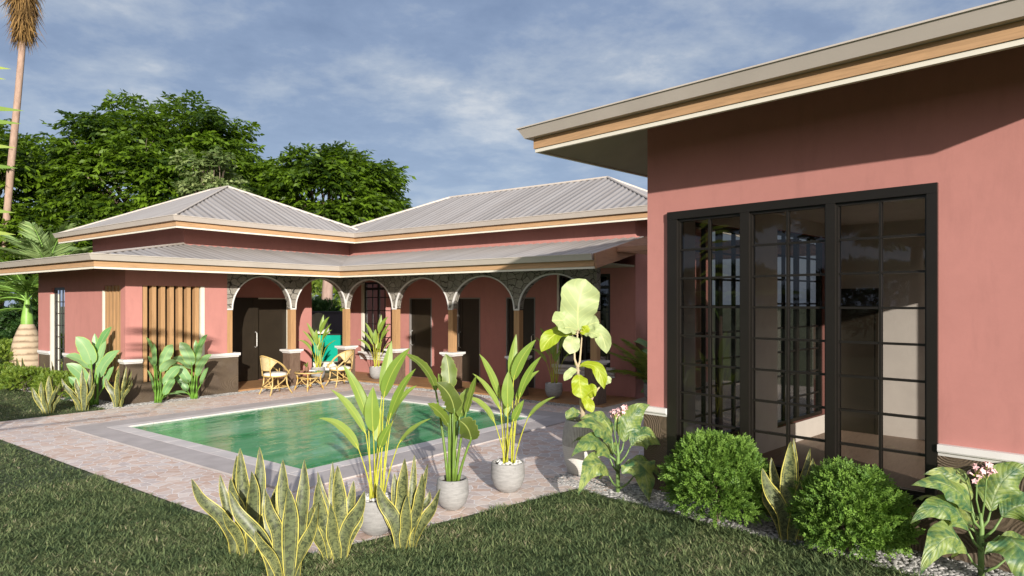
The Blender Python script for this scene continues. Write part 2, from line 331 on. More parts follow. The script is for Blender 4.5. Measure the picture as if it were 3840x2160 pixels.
# ------------------------------------------------------------------ mesh helpers
class MB:
    def __init__(s): s.v = []; s.f = []; s.uv = {}; s.r = []; s.cur = .5; s.smooth = False
    def vert(s, p): s.v.append((p[0], p[1], p[2])); s.r.append(s.cur); return len(s.v) - 1
    def face(s, *ps): i = [s.vert(p) for p in ps]; s.f.append(tuple(i)); return i
    def hexa(s, b, t):
        i = [s.vert(p) for p in b] + [s.vert(p) for p in t]
        n = len(b)
        s.f.append(tuple(reversed(i[:n]))); s.f.append(tuple(i[n:]))
        for k in range(n): s.f.append((i[k], i[(k + 1) % n], i[n + (k + 1) % n], i[n + k]))
    def box(s, x0, x1, y0, y1, z0, z1):
        s.hexa([(x0, y0, z0), (x1, y0, z0), (x1, y1, z0), (x0, y1, z0)], [(x0, y0, z1), (x1, y0, z1), (x1, y1, z1), (x0, y1, z1)])
    def obox(s, o, d, e, s0, s1, t0, t1, z0, z1):
        """box in a frame: origin o, along d, depth e (2-D unit vectors)"""
        q = [(s0, t0), (s1, t0), (s1, t1), (s0, t1)]
        P = [(o[0] + d[0] * a + e[0] * b, o[1] + d[1] * a + e[1] * b) for a, b in q]
        s.hexa([(x, y, z0) for x, y in P], [(x, y, z1) for x, y in P])
    def tube(s, pts, rad, n=8, cap=True, squash=1.):
        pts = [V(p) for p in pts]; m = len(pts)
        rad = rad if isinstance(rad, (list, tuple)) else [rad] * m
        t0 = (pts[1] - pts[0]).normalized()
        u = t0.orthogonal().normalized(); rings = []
        for k in range(m):
            t = (pts[min(k + 1, m - 1)] - pts[max(k - 1, 0)]).normalized()
            u = (u - t * u.dot(t)); u = u.normalized() if u.length > 1e-6 else t.orthogonal().normalized()
            w = t.cross(u)
            rings.append([s.vert(pts[k] + (u * math.cos(2 * PI * a / n) + w * math.sin(2 * PI * a / n) * squash) * rad[k]) for a in range(n)])
        for k in range(m - 1):
            for a in range(n):
                b = (a + 1) % n
                s.f.append((rings[k][a], rings[k][b], rings[k + 1][b], rings[k + 1][a]))
        if cap: s.f.append(tuple(reversed(rings[0]))); s.f.append(tuple(rings[-1]))
    def lathe(s, prof, n=32, c=(0, 0, 0)):
        rings = []
        for r, z in prof:
            rings.append([s.vert((c[0] + r * math.cos(2 * PI * a / n), c[1] + r * math.sin(2 * PI * a / n), c[2] + z)) for a in range(n)])
        for k in range(len(prof) - 1):
            for a in range(n):
                b = (a + 1) % n
                s.f.append((rings[k][a], rings[k][b], rings[k + 1][b], rings[k + 1][a]))
    def ball(s, c, r, nu=8, nv=5, sc=(1, 1, 1), rot=0.):
        rows = []
        for j in range(nv + 1):
            ph = -PI / 2 + PI * j / nv; row = []
            for i in range(nu):
                th = 2 * PI * i / nu + rot
                row.append(s.vert((c[0] + r * sc[0] * math.cos(ph) * math.cos(th), c[1] + r * sc[1] * math.cos(ph) * math.sin(th), c[2] + r * sc[2] * math.sin(ph))))
            rows.append(row)
        for j in range(nv):
            for i in range(nu):
                k = (i + 1) % nu
                s.f.append((rows[j][i], rows[j][k], rows[j + 1][k], rows[j + 1][i]))
    def grid(s, rows, uvs=None):
        """rows of points -> quads, optional uv per point"""
        ids = [[s.vert(p) for p in r] for r in rows]
        for j in range(len(rows) - 1):
            for i in range(len(rows[0]) - 1):
                fi = len(s.f)
                s.f.append((ids[j][i], ids[j][i + 1], ids[j + 1][i + 1], ids[j + 1][i]))
                if uvs: s.uv[fi] = (uvs[j][i], uvs[j][i + 1], uvs[j + 1][i + 1], uvs[j + 1][i])
    def sweep(s, path, prof, closed=False):
        """profile (out, z) along a 2-D path; 'out' is to the right of the direction of travel; mitred corners"""
        n = len(path); rings = []
        def nor(a, b):
            dx, dy = b[0] - a[0], b[1] - a[1]; l = math.hypot(dx, dy); return (dy / l, -dx / l)
        for k in range(n):
            if closed or 0 < k < n - 1:
                n1 = nor(path[k - 1], path[k]); n2 = nor(path[k], path[(k + 1) % n])
                q = 1 + n1[0] * n2[0] + n1[1] * n2[1]; m = ((n1[0] + n2[0]) / q, (n1[1] + n2[1]) / q)
            elif k == 0: m = nor(path[0], path[1])
            else: m = nor(path[-2], path[-1])
            rings.append([s.vert((path[k][0] + m[0] * o, path[k][1] + m[1] * o, z)) for o, z in prof])
        p = len(prof)
        for k in range(n if closed else n - 1):
            a, b = rings[k], rings[(k + 1) % n]
            for j in range(p):
                i = (j + 1) % p
                s.f.append((a[j], a[i], b[i], b[j]))
        if not closed: s.f.append(tuple(rings[0])); s.f.append(tuple(reversed(rings[-1])))
    def panel(s, o, d, e, L0, L1, z0, z1, th, holes=()):
        """wall slab with rectangular holes: o + s*d + t*e, s in L0..L1, t in 0..th"""
        xs = sorted({L0, L1, *[min(max(h[0], L0), L1) for h in holes], *[min(max(h[1], L0), L1) for h in holes]})
        zs = sorted({z0, z1, *[min(max(h[2], z0), z1) for h in holes], *[min(max(h[3], z0), z1) for h in holes]})
        def P(a, t, z): return (o[0] + d[0] * a + e[0] * t, o[1] + d[1] * a + e[1] * t, z)
        def solid(i, j):
            if i < 0 or j < 0 or i >= len(xs) - 1 or j >= len(zs) - 1: return False
            cx, cz = (xs[i] + xs[i + 1]) / 2, (zs[j] + zs[j + 1]) / 2
            return not any(h[0] < cx < h[1] and h[2] < cz < h[3] for h in holes)
        for i in range(len(xs) - 1):
            for j in range(len(zs) - 1):
                if not solid(i, j): continue
                a, b, c, g = xs[i], xs[i + 1], zs[j], zs[j + 1]
                s.face(P(a, 0, c), P(b, 0, c), P(b, 0, g), P(a, 0, g))
                s.face(P(a, th, c), P(a, th, g), P(b, th, g), P(b, th, c))
                if not solid(i - 1, j): s.face(P(a, 0, c), P(a, 0, g), P(a, th, g), P(a, th, c))
                if not solid(i + 1, j): s.face(P(b, 0, c), P(b, th, c), P(b, th, g), P(b, 0, g))
                if not solid(i, j - 1): s.face(P(a, 0, c), P(a, th, c), P(b, th, c), P(b, 0, c))
                if not solid(i, j + 1): s.face(P(a, 0, g), P(b, 0, g), P(b, th, g), P(a, th, g))
    def build(s, name, mat, parent=None, smooth=None, recalc=False):
        me = bpy.data.meshes.new(name)
        me.from_pydata(s.v, [], s.f)
        if s.uv:
            ul = me.uv_layers.new(name='UVMap')
            for pi, q in s.uv.items():
                p = me.polygons[pi]
                for k, li in enumerate(p.loop_indices): ul.data[li].uv = q[k]
        at = me.attributes.new('rnd', 'FLOAT', 'POINT'); at.data.foreach_set('value', s.r)
        if recalc:
            import bmesh
            b = bmesh.new(); b.from_mesh(me); bmesh.ops.recalc_face_normals(b, faces=b.faces); b.to_mesh(me); b.free()
        if (smooth if smooth is not None else s.smooth): me.polygons.foreach_set('use_smooth', [True] * len(me.polygons))
        me.materials.append(mat)
        return link(name, me, parent)

def link(name, data, parent=None):
    o = bpy.data.objects.new(name, data); COL.objects.link(o)
    if parent: o.parent = parent
    return o
def tag(o, label=None, cat=None, group=None, kind=None):
    if label: o['label'] = label
    if cat: o['category'] = cat
    if group: o['group'] = group
    if kind: o['kind'] = kind
    return o
def empty(name, loc=(0, 0, 0), rz=0., label=None, cat=None, group=None, sc=1.):
    o = link(name, None); o.location = loc; o.rotation_euler = (0, 0, rz); o.scale = (sc, sc, sc)
    o.empty_display_size = .2
    return tag(o, label, cat, group)
def copy_tree(o, parent=None):
    c = o.copy(); COL.objects.link(c)
    if parent: c.parent = parent
    for ch in [x for x in COL.objects if x.parent == o]: copy_tree(ch, c)
    return c
def place(proto, loc, rz, label, sc=1.):
    c = copy_tree(proto); c.location = loc; c.rotation_euler = (0, 0, rz); c['label'] = label; c.scale = (sc, sc, sc)
    return c

def npmesh(name, P, mat, parent=None, rv=None, smooth=False):
    """P: (faces, k, 3) separate polygons; rv: per-face random"""
    nf, k, _ = P.shape
    me = bpy.data.meshes.new(name)
    me.vertices.add(nf * k); me.vertices.foreach_set('co', P.reshape(-1).astype(np.float32))
    me.loops.add(nf * k); me.loops.foreach_set('vertex_index', np.arange(nf * k, dtype=np.int32))
    me.polygons.add(nf); me.polygons.foreach_set('loop_start', np.arange(0, nf * k, k, dtype=np.int32))
    try: me.polygons.foreach_set('loop_total', np.full(nf, k, dtype=np.int32))
    except Exception: pass
    at = me.attributes.new('rnd', 'FLOAT', 'POINT')
    at.data.foreach_set('value', np.repeat(rv if rv is not None else nrg.random(nf), k).astype(np.float32))
    me.update(calc_edges=True); me.validate()
    me.materials.append(mat)
    return link(name, me, parent)
def unit(a): return a / np.maximum(np.linalg.norm(a, axis=-1, keepdims=True), 1e-9)
def diamonds(P, D, N, ln, wd, fold=.25):
    """leaf quads: base P, direction D, facing N; k=4"""
    D = unit(D); W = unit(np.cross(D, N)); U = np.cross(W, D)
    ln = np.asarray(ln).reshape(-1, 1); wd = np.asarray(wd).reshape(-1, 1)
    mid = P + D * ln * .42 + U * wd * fold
    tip = P + D * ln - U * ln * .08
    return np.stack([P, mid + W * wd, tip, mid - W * wd], 1)

# leaf blade on a curved midrib ------------------------------------------------
PROF = {'lance': lambda t: (math.sin(PI * min(1, t ** .85)) ** .75) * (1 - .25 * t),
        'paddle': lambda t: (min(1, t * 5.5) ** .6) * (1 - max(0, (t - .55) / .45) ** 2.3),
        'snake': lambda t: (.46 + .54 * math.sin(min(1, t / .55) * PI / 2)) * (1 - max(0, (t - .60) / .40) ** 1.6),
        'tob': lambda t: (min(1, t * 4) ** .8) * (1 - max(0, (t - .35) / .65) ** 1.35),
        'fig': lambda t: (min(1, t * 3.2) ** .5) * (.72 + .28 * min(1, t / .62)) * (1 - max(0, (t - .66) / .34) ** 2.6)}
def bez(a, b, c, t): return a * (1 - t) ** 2 + b * 2 * t * (1 - t) + c * t * t
def blade(mb, pts, width, face, prof='lance', n=14, m=4, fold=.18, wave=0., ragged=0., seed=0, twist=0.):
    """pts: 3 or more points (bezier of 3, else polyline), face: vector the upper side looks towards"""
    r = random.Random(seed); pts = [V(p) for p in pts]; face = V(face)
    def C(t):
        if len(pts) == 3: return bez(pts[0], pts[1], pts[2], t)
        x = t * (len(pts) - 1); k = min(int(x), len(pts) - 2); f = x - k
        p0 = pts[max(k - 1, 0)]; p1 = pts[k]; p2 = pts[k + 1]; p3 = pts[min(k + 2, len(pts) - 1)]
        return ((p1 * 2) + (p2 - p0) * f + (p0 * 2 - p1 * 5 + p2 * 4 - p3) * f * f + (p1 * 3 - p0 - p2 * 3 + p3) * f ** 3) * .5
    mb.cur = r.random(); rows = []; uvs = []; ph = r.random() * 6
    for i in range(n + 1):
        t = i / n; c = C(t); tg = (C(min(1, t + .02)) - C(max(0, t - .02)))
        tg = tg.normalized() if tg.length > 1e-7 else V((0, 0, 1))
        sd = tg.cross(face); sd = sd.normalized() if sd.length > 1e-5 else tg.orthogonal().normalized()
        if twist: sd = Quaternion(tg, twist * t) @ sd
        up = sd.cross(tg).normalized()
        w = max(width * .5 * PROF[prof](t), .0008)
        row = []; uv = []
        for j in range(-m // 2, m // 2 + 1):
            q = j / (m / 2); k = w
            if ragged and abs(q) > .9: k = w * (1 - ragged * r.random())
            off = fold * w * abs(q) + (wave * w * math.sin(ph + t * 15 + (1.6 if q > 0 else 0)) * q * q if wave else 0)
            row.append(c + sd * q * k + up * off); uv.append((.5 + q * .5, t))
        rows.append(row); uvs.append(uv)
    mb.grid(rows, uvs)

def frond(Ps, base, dir, up, length, nleaf, llen, lw, arch=.5, vdown=.25, sweepf=.6, seed=0):
    """pinnate frond -> list of diamond arrays and the rachis points"""
    r = np.random.default_rng(seed)
    base = np.array(base, float); dir = unit(np.array(dir, float)); up = np.array(up, float)
    t = np.linspace(0, 1, 12)[:, None]
    pts = base + dir * length * t + up * length * (.28 * arch * t * 1.6 - arch * .95 * t * t)
    tt = np.repeat(np.linspace(.12, 1, nleaf), 2)
    x = tt * 11; k = np.minimum(x.astype(int), 10); f = (x - k)[:, None]
    P = pts[k] * (1 - f) + pts[k + 1] * f; T = unit(pts[k + 1] - pts[k])
    side = unit(np.cross(T, np.tile(up, (len(T), 1)))); sg = np.tile([1., -1.], nleaf)[:, None]
    prof = np.sin(PI * np.clip(tt * .93 + .05, 0, 1)) ** .6
    D = side * sg + T * (sweepf + .9 * tt[:, None]) - up * (vdown + .1 * r.normal(size=(len(T), 1)))
    N = unit(np.tile(up, (len(T), 1)) + .25 * r.normal(size=T.shape))
    L = llen * (.25 + .75 * prof) * (1 + .08 * r.normal(size=len(tt)))
    Ps.append(diamonds(P, D, N, L, np.full(len(tt), lw)))
    return [tuple(p) for p in pts]

# ------------------------------------------------------------------ ground, paving, pool
PX0, PX1, PY0, PY1 = 4.85, 9.48, 6.77, 11.42          # water edge
def ground():
    b = MB()
    R = 420
    xs = [-R, -20, PX0 - .1, PX1 + .1, 40, R]; ys = [-R, -20, PY0 - .1, PY1 + .1, 45, R]
    for i in range(5):
        for j in range(5):
            if i == 2 and j == 2: continue
            b.face((xs[i], ys[j], 0), (xs[i + 1], ys[j], 0), (xs[i + 1], ys[j + 1], 0), (xs[i], ys[j + 1], 0))
    tag(b.build('lawn', MT['soil']), kind='structure')
    b = MB(); z = .012
    lx = lambda x: 4.486 - .2300 * (x - 3.3)          # front edge of the paving
    def q(x0, x1, y0a, y0b, y1): b.face((x0, y0a, z), (x1, y0b, z), (x1, y1, z), (x0, y1, z))
    q(3.3, 4.2, lx(3.3), lx(4.2), 13.66)
    q(4.2, 6.2, lx(4.2), lx(6.2), 6.12); q(6.2, 10.16, 3.55, 2.6, 6.12)
    q(4.2, 10.16, 12.09, 12.09, 13.66); q(10.16, 10.92, 2.45, 2.3, 13.66)
    tag(b.build('patio', MT['paving']), kind='structure')
    b = MB()
    b.face((10.92, 2.0, .014), (17, .6, .014), (17, 6.6, .014), (10.92, 6.6, .014))
    tag(b.build('side_path', MT['path']), kind='structure')
    b = MB(); z = .008
    b.face((5.47, 13.66, z), (10.92, 13.66, z), (10.92, 14.3, z), (5.47, 14.3, z))
    b.face((10.92, 6.6, z), (11.5, 6.6, z), (11.5, 14.3, z), (10.92, 14.3, z))
    b.face((5.47, 14.3, z), (6.0, 14.3, z), (6.0, 19, z), (5.47, 19, z))
    tag(b.build('pebble_border', MT['gravelbed']), kind='structure')
    # pool
    pool = empty('swimming_pool', ((PX0 + PX1) / 2, (PY0 + PY1) / 2, 0), 0, 'rectangular swimming pool of green water with pale stone coping', 'swimming pool')
    off = pool.location.copy()
    def rel(o): o.location = -off; return o
    b = MB(); z0 = -1.45
    b.face((PX0, PY0, z0), (PX1, PY0, z0), (PX1, PY1, z0), (PX0, PY1, z0))
    for (x0, y0, x1, y1) in ((PX0, PY0, PX1, PY0), (PX1, PY0, PX1, PY1), (PX1, PY1, PX0, PY1), (PX0, PY1, PX0, PY0)):
        b.face((x0, y0, z0), (x0, y0, .01), (x1, y1, .01), (x1, y1, z0))
    rel(b.build('basin', MT['tile'], pool))
    b = MB()
    X0, X1, Y0, Y1 = 4.22, 10.15, 6.10, 12.09; cx0, cx1, cy0, cy1 = 4.62, 9.70, 6.55, 11.62
    b.box(X0, X1, Y0, cy0, -.03, .030); b.box(X0, X1, cy1, Y1, -.03, .030); b.box(X0, cx0, cy0, cy1, -.03, .030); b.box(cx1, X1, cy0, cy1, -.03, .030)
    rel(b.build('surround', MT['surround'], pool))
    b = MB(); g = .004
    def run(a0, a1, f, n=8):
        st = (a1 - a0) / n
        for k in range(n): f(a0 + k * st + g, a0 + (k + 1) * st - g)
    run(cx0, cx1, lambda a, c: b.box(a, c, cy0, PY0 - .001, -.05, .0318)); run(cx0, cx1, lambda a, c: b.box(a, c, PY1 + .001, cy1, -.05, .0318))
    run(PY0 + .002, PY1 - .002, lambda a, c: b.box(cx0, PX0 - .001, a, c, -.05, .0318)); run(PY0 + .002, PY1 - .002, lambda a, c: b.box(PX1 + .001, cx1, a, c, -.05, .0318))
    rel(b.build('coping', MT['coping'], pool))
    b = MB(); b.face((PX0 + .001, PY0 + .001, .010), (PX1 - .001, PY0 + .001, .010), (PX1 - .001, PY1 - .001, .010), (PX0 + .001, PY1 - .001, .010))
    tag(b.build('pool_water', MT['water']), kind='structure')
ground()

# ------------------------------------------------------------------ the near house frame
TH = math.radians(-8.6)
N2 = (math.cos(TH), math.sin(TH)); N1 = (N2[1], -N2[0]); P0 = (6.70, 3.26)
def nh(s, t): return (P0[0] + N1[0] * s + N2[0] * t, P0[1] + N1[1] * s + N2[1] * t)

def near_strip():
    b = MB(); z = .009; q = [nh(-1.2, -.62), nh(8, -.62), nh(8, .05), nh(-1.2, .05)]
    b.face(*[(x, y, z) for x, y in q])
    tag(b.build('gravel_strip', MT['gravelbed']), kind='structure')
near_strip()

def pebble_field(name, pts, smin, smax, mat, parent=None, z=.0):
    """low stones, one mesh"""
    n = len(pts); nu, nv = 7, 3
    th = np.linspace(0, 2 * PI, nu, endpoint=False)
    ring = [(math.cos(a), math.sin(a)) for a in th]
    Q = []; R = []
    pts = np.asarray(pts); s = nrg.uniform(smin, smax, n); ar = nrg.uniform(0, PI, n); el = nrg.uniform(.6, 1.0, n); hh = nrg.uniform(.42, .62, n)
    def P(i, j):
        ph = [0., .62, 1.2][j]; c, zz = math.cos(ph), math.sin(ph)
        x = ring[i % nu][0] * c * s; y = ring[i % nu][1] * c * s * el
        return np.stack([pts[:, 0] + x * np.cos(ar) - y * np.sin(ar), pts[:, 1] + x * np.sin(ar) + y * np.cos(ar), pts[:, 2] + zz * s * hh], 1)
    rv = nrg.random(n)
    for j in range(2):
        for i in range(nu): Q.append(np.stack([P(i, j), P(i + 1, j), P(i + 1, j + 1), P(i, j + 1)], 1)); R.append(rv)
    top = pts + np.stack([np.zeros(n), np.zeros(n), s * hh], 1)
    for i in range(nu): Q.append(np.stack([P(i, 2), P(i + 1, 2), top, top], 1)[:, :4]); R.append(rv)
    A = np.concatenate(Q); A[-nu * n:, 3] = A[-nu * n:, 3] + 1e-5
    return npmesh(name, A, MT[mat], parent, np.concatenate(R))
def strewn(x0, x1, y0, y1, dens, z=.008):
    n = int((x1 - x0) * (y1 - y0) * dens)
    return np.stack([nrg.uniform(x0, x1, n), nrg.uniform(y0, y1, n), np.full(n, z)], 1)
pp = np.concatenate([strewn(5.47, 11.25, 13.67, 14.02, 1300), strewn(10.93, 11.24, 6.62, 13.9, 1300), strewn(5.47, 5.9, 14.0, 18.6, 600)])
tag(pebble_field('pebbles', pp, .012, .022, 'pebble'), kind='stuff')
n = 4600; a = nrg.uniform(-1.0, 4.2, n); t = nrg.uniform(-.60, -.04, n)
pp = np.stack([P0[0] + N1[0] * a + N2[0] * t, P0[1] + N1[1] * a + N2[1] * t, np.full(n, .006)], 1)
tag(pebble_field('gravel', pp, .014, .026, 'pebble'), kind='stuff')

# grass blades ---------------------------------------------------------------
def grass():
    def lawn_mask(x, y):
        n_ = (x - P0[0]) * N2[0] + (y - P0[1]) * N2[1]
        wob = .03 * np.sin(x * 9) + .03 * np.sin(y * 11 + x * 5)
        front = (y < 4.486 - .23 * (x - 3.3) - .02 + wob) & (n_ < -.60 + wob)
        return (x < 3.28 + wob) & (y < 13.66) | front | ((y > 13.68 + wob) & (x < 5.46 + wob))
    PB = []; H = []
    def scatter(x0, x1, y0, y1, dens, h):
        n = int((x1 - x0) * (y1 - y0) * dens)
        x = nrg.uniform(x0, x1, n); y = nrg.uniform(y0, y1, n); k = lawn_mask(x, y)
        fw = x * .7955 + y * .606; la = x * .606 - y * .7955
        k &= (fw > 1.5) & (np.abs(la) < fw * .86 + .5)
        x, y = x[k], y[k]
        PB.append(np.stack([x, y, np.full(len(x), -.002)], 1)); H.append(np.full(len(x), h))
    scatter(1.5, 6.6, -1.5, 5.0, 14000, .050); scatter(-.2, 3.4, 1.5, 8.5, 12500, .050)
    scatter(.5, 3.4, 8.5, 13.7, 2600, .055); scatter(2.0, 6, 13.6, 20, 1500, .06); scatter(2, 9, 20, 30, 350, .09)
    P = np.concatenate(PB); h = np.concatenate(H); n = len(P)
    az = nrg.uniform(0, 2 * PI, n); lean = np.abs(nrg.normal(0, 1.2, n)) + .8
    D = np.stack([np.cos(az) * lean, np.sin(az) * lean, np.ones(n)], 1)
    N = np.stack([-np.cos(az), -np.sin(az), .6 + 0 * az], 1)
    tuft = .5 + .5 * np.sin(P[:, 0] * 13 + 2 * np.sin(P[:, 1] * 9)) * np.sin(P[:, 1] * 15 + 2 * np.sin(P[:, 0] * 7))
    big = (nrg.random(n) < .10 + .22 * tuft)
    ln = h * np.where(big, nrg.uniform(1.0, 1.75, n), nrg.uniform(.5, 1.1, n)) * (.85 + .3 * tuft); wd = np.where(big, .0044, .0030) * nrg.uniform(.7, 1.3, n) * h / .05
    rv = np.clip(nrg.beta(2, 3.0, n) + .14 * big + .35 * (nrg.random(n) < .04), 0, 1)
    tag(npmesh('grass', diamonds(P, D, N, ln, wd, .5), MT['grass'], None, rv), kind='stuff')
grass()

# ------------------------------------------------------------------ roofs and eaves
def corrug(mb, A, al, up, s0, s1, lo, hi, z0, slope, per=.2, amp=.0125):
    n = int((s1 - s0) / (per / 6)); prev = None
    for k in range(n + 1):
        s = s0 + (s1 - s0) * k / n; a, b = lo(s), hi(s)
        if b < a: b = a
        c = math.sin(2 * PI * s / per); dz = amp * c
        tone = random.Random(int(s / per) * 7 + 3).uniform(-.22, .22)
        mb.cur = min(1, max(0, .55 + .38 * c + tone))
        p = [mb.vert((A[0] + al[0] * s + up[0] * d, A[1] + al[1] * s + up[1] * d, z0 + slope * d + dz)) for d in (a, b)]
        if prev: mb.f.append((prev[0], p[0], p[1], prev[1]))
        prev = p
def eaves(parent, path, z, w, slope, prefix=''):
    T = [('gutter', [(-.02, .150), (.07, .150), (.122, .250), (.133, .250), (.133, .263), (.04, .263), (.0, .20)], 'gutter'),
         ('fascia_board', [(-.03, .040), (0, .040), (0, .148), (-.03, .148)], 'woodx'),
         ('eave_trim', [(-.05, 0), (-.012, 0), (-.012, .039), (-.05, .039)], 'cream'),
         ('soffit', [(-.052, .012), (-.052, .035), (-w, w * slope + .025), (-w, w * slope)], 'soffit')]
    for nme, pr, mt in T:
        b = MB(); b.sweep(path, [(o, z + q) for o, q in pr]); b.build(nme, MT[mt], parent, recalc=True)

CAP = [(-.01, .80), (.028, .80), (.034, .822), (.052, .830), (.058, .842), (.058, .890), (-.01, .890)]

# ------------------------------------------------------------------ the arcaded house
house = empty('courtyard_house', (8.05, 14.05, 0), 0, 'pink L-shaped house with stone arcade and hipped grey roofs behind the pool', 'house')
def hb(b, name, mat, parent=house, **kw):
    o = b.build(name, MT[mat], parent, **kw)
    if parent is house: o.location = -house.location
    return o
def eaves_h(path, z, w, slope):
    before = set(COL.objects); eaves(house, path, z, w, slope)
    for o in COL.objects:
        if o not in before: o.location = -house.location

def build_house():
    SCR_F = (6.25, 7.53, .41, 2.35); SCR_L = (14.26, 15.06, .41, 2.35); NW = (17.07, 17.81, .10, 2.35)
    # walls, left block
    b = MB()
    b.panel((0, 14.05), (1, 0), (0, 1), 5.93, 8.05, 0, 2.86, .15, [SCR_F])
    b.panel((5.93, 0), (0, 1), (1, 0), 14.2, 18.54, 0, 2.86, .15, [SCR_L, NW])
    b.panel((8.19, 0), (0, 1), (-1, 0), 14.215, 15.5, 0, 2.86, .15)
    b.panel((0, 15.5), (1, 0), (0, 1), 8.04, 11.33, 0, 2.75, .15, [(8.85, 10.66, .05, 2.13)])
    b.panel((11.33, 0), (0, 1), (-1, 0), 15.65, 18.54, 0, 2.75, .15)
    b.panel((0, 18.54), (1, 0), (0, 1), 5.93, 11.33, 0, 2.75, .12)
    hb(b, 'wall', 'pink')
    # right block and upper storey walls
    D1, D2, D3 = (12.20, 13.02), (10.57, 11.32), (8.93, 9.77)
    b = MB()
    b.panel((12.6, 0), (0, 1), (1, 0), 6.4, 15.62, 0, 4.12, .15, [(D1[0], D1[1], .05, 2.13), (D2[0], D2[1], .05, 2.13), (D3[0], D3[1], .05, 2.13), (13.72, 14.95, .62, 2.58), (6.99, 8.33, .62, 2.62)])
    b.panel((0, 6.4), (1, 0), (0, 1), 12.75, 16.6, 0, 4.12, .15)
    b.panel((0, 15.47), (1, 0), (0, 1), 12.75, 16.6, 0, 4.12, .15)
    b.panel((16.6, 0), (0, 1), (1, 0), 6.4, 15.62, 0, 4.12, .15)
    hb(b, 'wall', 'pink')
    b = MB()
    b.panel((0, 15.46), (1, 0), (0, 1), 7.8, 12.59, 2.80, 4.12, .14)
    b.panel((7.8, 0), (0, 1), (1, 0), 15.60, 20.5, 2.6, 4.12, .14)
    hb(b, 'upper_wall', 'pink')
    # dado: combed brown plaster with white cap
    b = MB()
    b.panel((0, 14.025), (1, 0), (0, 1), 5.905, 8.30, 0, .82, .024, [(SCR_F[0], SCR_F[1], .41, 1)])
    b.panel((5.905, 0), (0, 1), (1, 0), 14.03, 18.56, 0, .82, .024, [(SCR_L[0], SCR_L[1], .41, 1), (NW[0] - .03, NW[1] + .03, -.1, 1)])
    b.box(8.05, 8.30, 14.0495, 14.24, 0, .82)
    hb(b, 'dado', 'dado')
    def cap(path):
        b = MB(); b.sweep(path, CAP); hb(b, 'dado_cap', 'white', recalc=True)
    cap([(5.93, 14.24), (5.93, 14.05), (6.24, 14.05)]); cap([(5.93, 17.05), (5.93, 15.08)]); cap([(5.93, 18.56), (5.93, 17.83)])
    cap([(7.54, 14.05), (8.28, 14.05), (8.28, 14.26)])
    # roofs
    s1 = .214
    b = MB()
    corrug(b, (4.99, 13.11), (1, 0), (0, 1), 0, 7.61, lambda s: max(0, (s - 5.39) * 2.35 / 2.22), lambda s: min(2.35, s * 2.35 / 2.81), 2.852, s1)
    corrug(b, (10.38, 13.11), (0, -1), (1, 0), -2.35, 7.05, lambda s: max(0, -s * 2.22 / 2.35), lambda s: 2.225, 2.852, .226)
    corrug(b, (4.99, 20.6), (0, -1), (1, 0), 0, 7.49, lambda s: 0, lambda s: min(2.81, (7.49 - s) * 2.81 / 2.35), 2.852, .18)
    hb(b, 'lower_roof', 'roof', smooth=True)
    eaves_h([(5.02, 20.6), (5.02, 13.14), (10.41, 13.14), (10.41, 6.10)], 2.612, .98, .2)
    b = MB()                                            # sloping rake board closing the lower roof
    y0, y1 = 6.035, 6.075
    b.hexa([(10.40, y0, 2.615), (12.9, y0, 3.17), (12.9, y1, 3.17), (10.40, y1, 2.615)], [(10.34, y0, 2.875), (12.9, y0, 3.45), (12.9, y1, 3.45), (10.34, y1, 2.875)])
    hb(b, 'rake_board', 'redwood')
    zt = 3.882; sl = .46
    hx0, hx1, hy0, hy1 = 7.17, 12.81, 14.59, 21.12
    hw = (hx1 - hx0) / 2
    b = MB()
    L = hx1 - hx0
    corrug(b, (hx0, hy0), (1, 0), (0, 1), 0, L, lambda s: 0, lambda s: min(s, L - s), zt, sl)
    L2 = hy1 - hy0
    f2 = lambda s: min(s, L2 - s, hw)
    corrug(b, (hx0, hy1), (0, -1), (1, 0), 0, L2, lambda s: 0, f2, zt, sl)
    corrug(b, (hx1, hy0), (0, 1), (-1, 0), 0, L2, lambda s: 0, f2, zt, sl)
    corrug(b, (hx1, hy1), (-1, 0), (0, -1), 0, L, lambda s: 0, lambda s: min(s, L - s), zt, sl)
    rx0, rx1, ry0, ry1 = 12.05, 17.31, 5.59, 16.11
    rw = (rx1 - rx0) / 2; L3 = ry1 - ry0; W3 = rx1 - rx0
    f3 = lambda s: min(s, L3 - s, rw)
    corrug(b, (rx0, ry1), (0, -1), (1, 0), 0, L3, lambda s: 0, f3, zt, sl)
    corrug(b, (rx1, ry0), (0, 1), (-1, 0), 0, L3, lambda s: 0, f3, zt, sl)
    corrug(b, (rx0, ry0), (1, 0), (0, 1), 0, W3, lambda s: 0, lambda s: min(s, W3 - s), zt, sl)
    corrug(b, (rx1, ry1), (-1, 0), (0, -1), 0, W3, lambda s: 0, lambda s: min(s, W3 - s), zt, sl)
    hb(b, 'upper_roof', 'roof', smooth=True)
    b = MB()
    zr = zt + sl * hw + .02; zq = zt + sl * rw + .02; mx = (hx0 + hx1) / 2; rx = (rx0 + rx1) / 2
    for p in ([(hx0, hy0, zt + .02), (mx, hy0 + hw, zr), (mx, hy1 - hw, zr)], [(hx1, hy0, zt + .02), (mx, hy0 + hw, zr)], [(hx0, hy1, zt + .02), (mx, hy1 - hw, zr)],
              [(rx0, ry0, zt + .02), (rx, ry0 + rw, zq), (rx, ry1 - rw, zq), (rx0, ry1, zt + .02)], [(rx1, ry0, zt + .02), (rx, ry0 + rw, zq)]):
        b.tube(p, .035, 8, squash=.6)
    b.tube([(4.99, 13.11, 2.87), (7.8, 15.46, 3.375)], .03, 8, squash=.6)
    hb(b, 'ridge_cap', 'gutter')
    eaves_h([(7.20, 21.2), (7.20, 14.62), (12.08, 14.62), (12.08, 5.62), (17.3, 5.62)], 3.632, .98, .44)
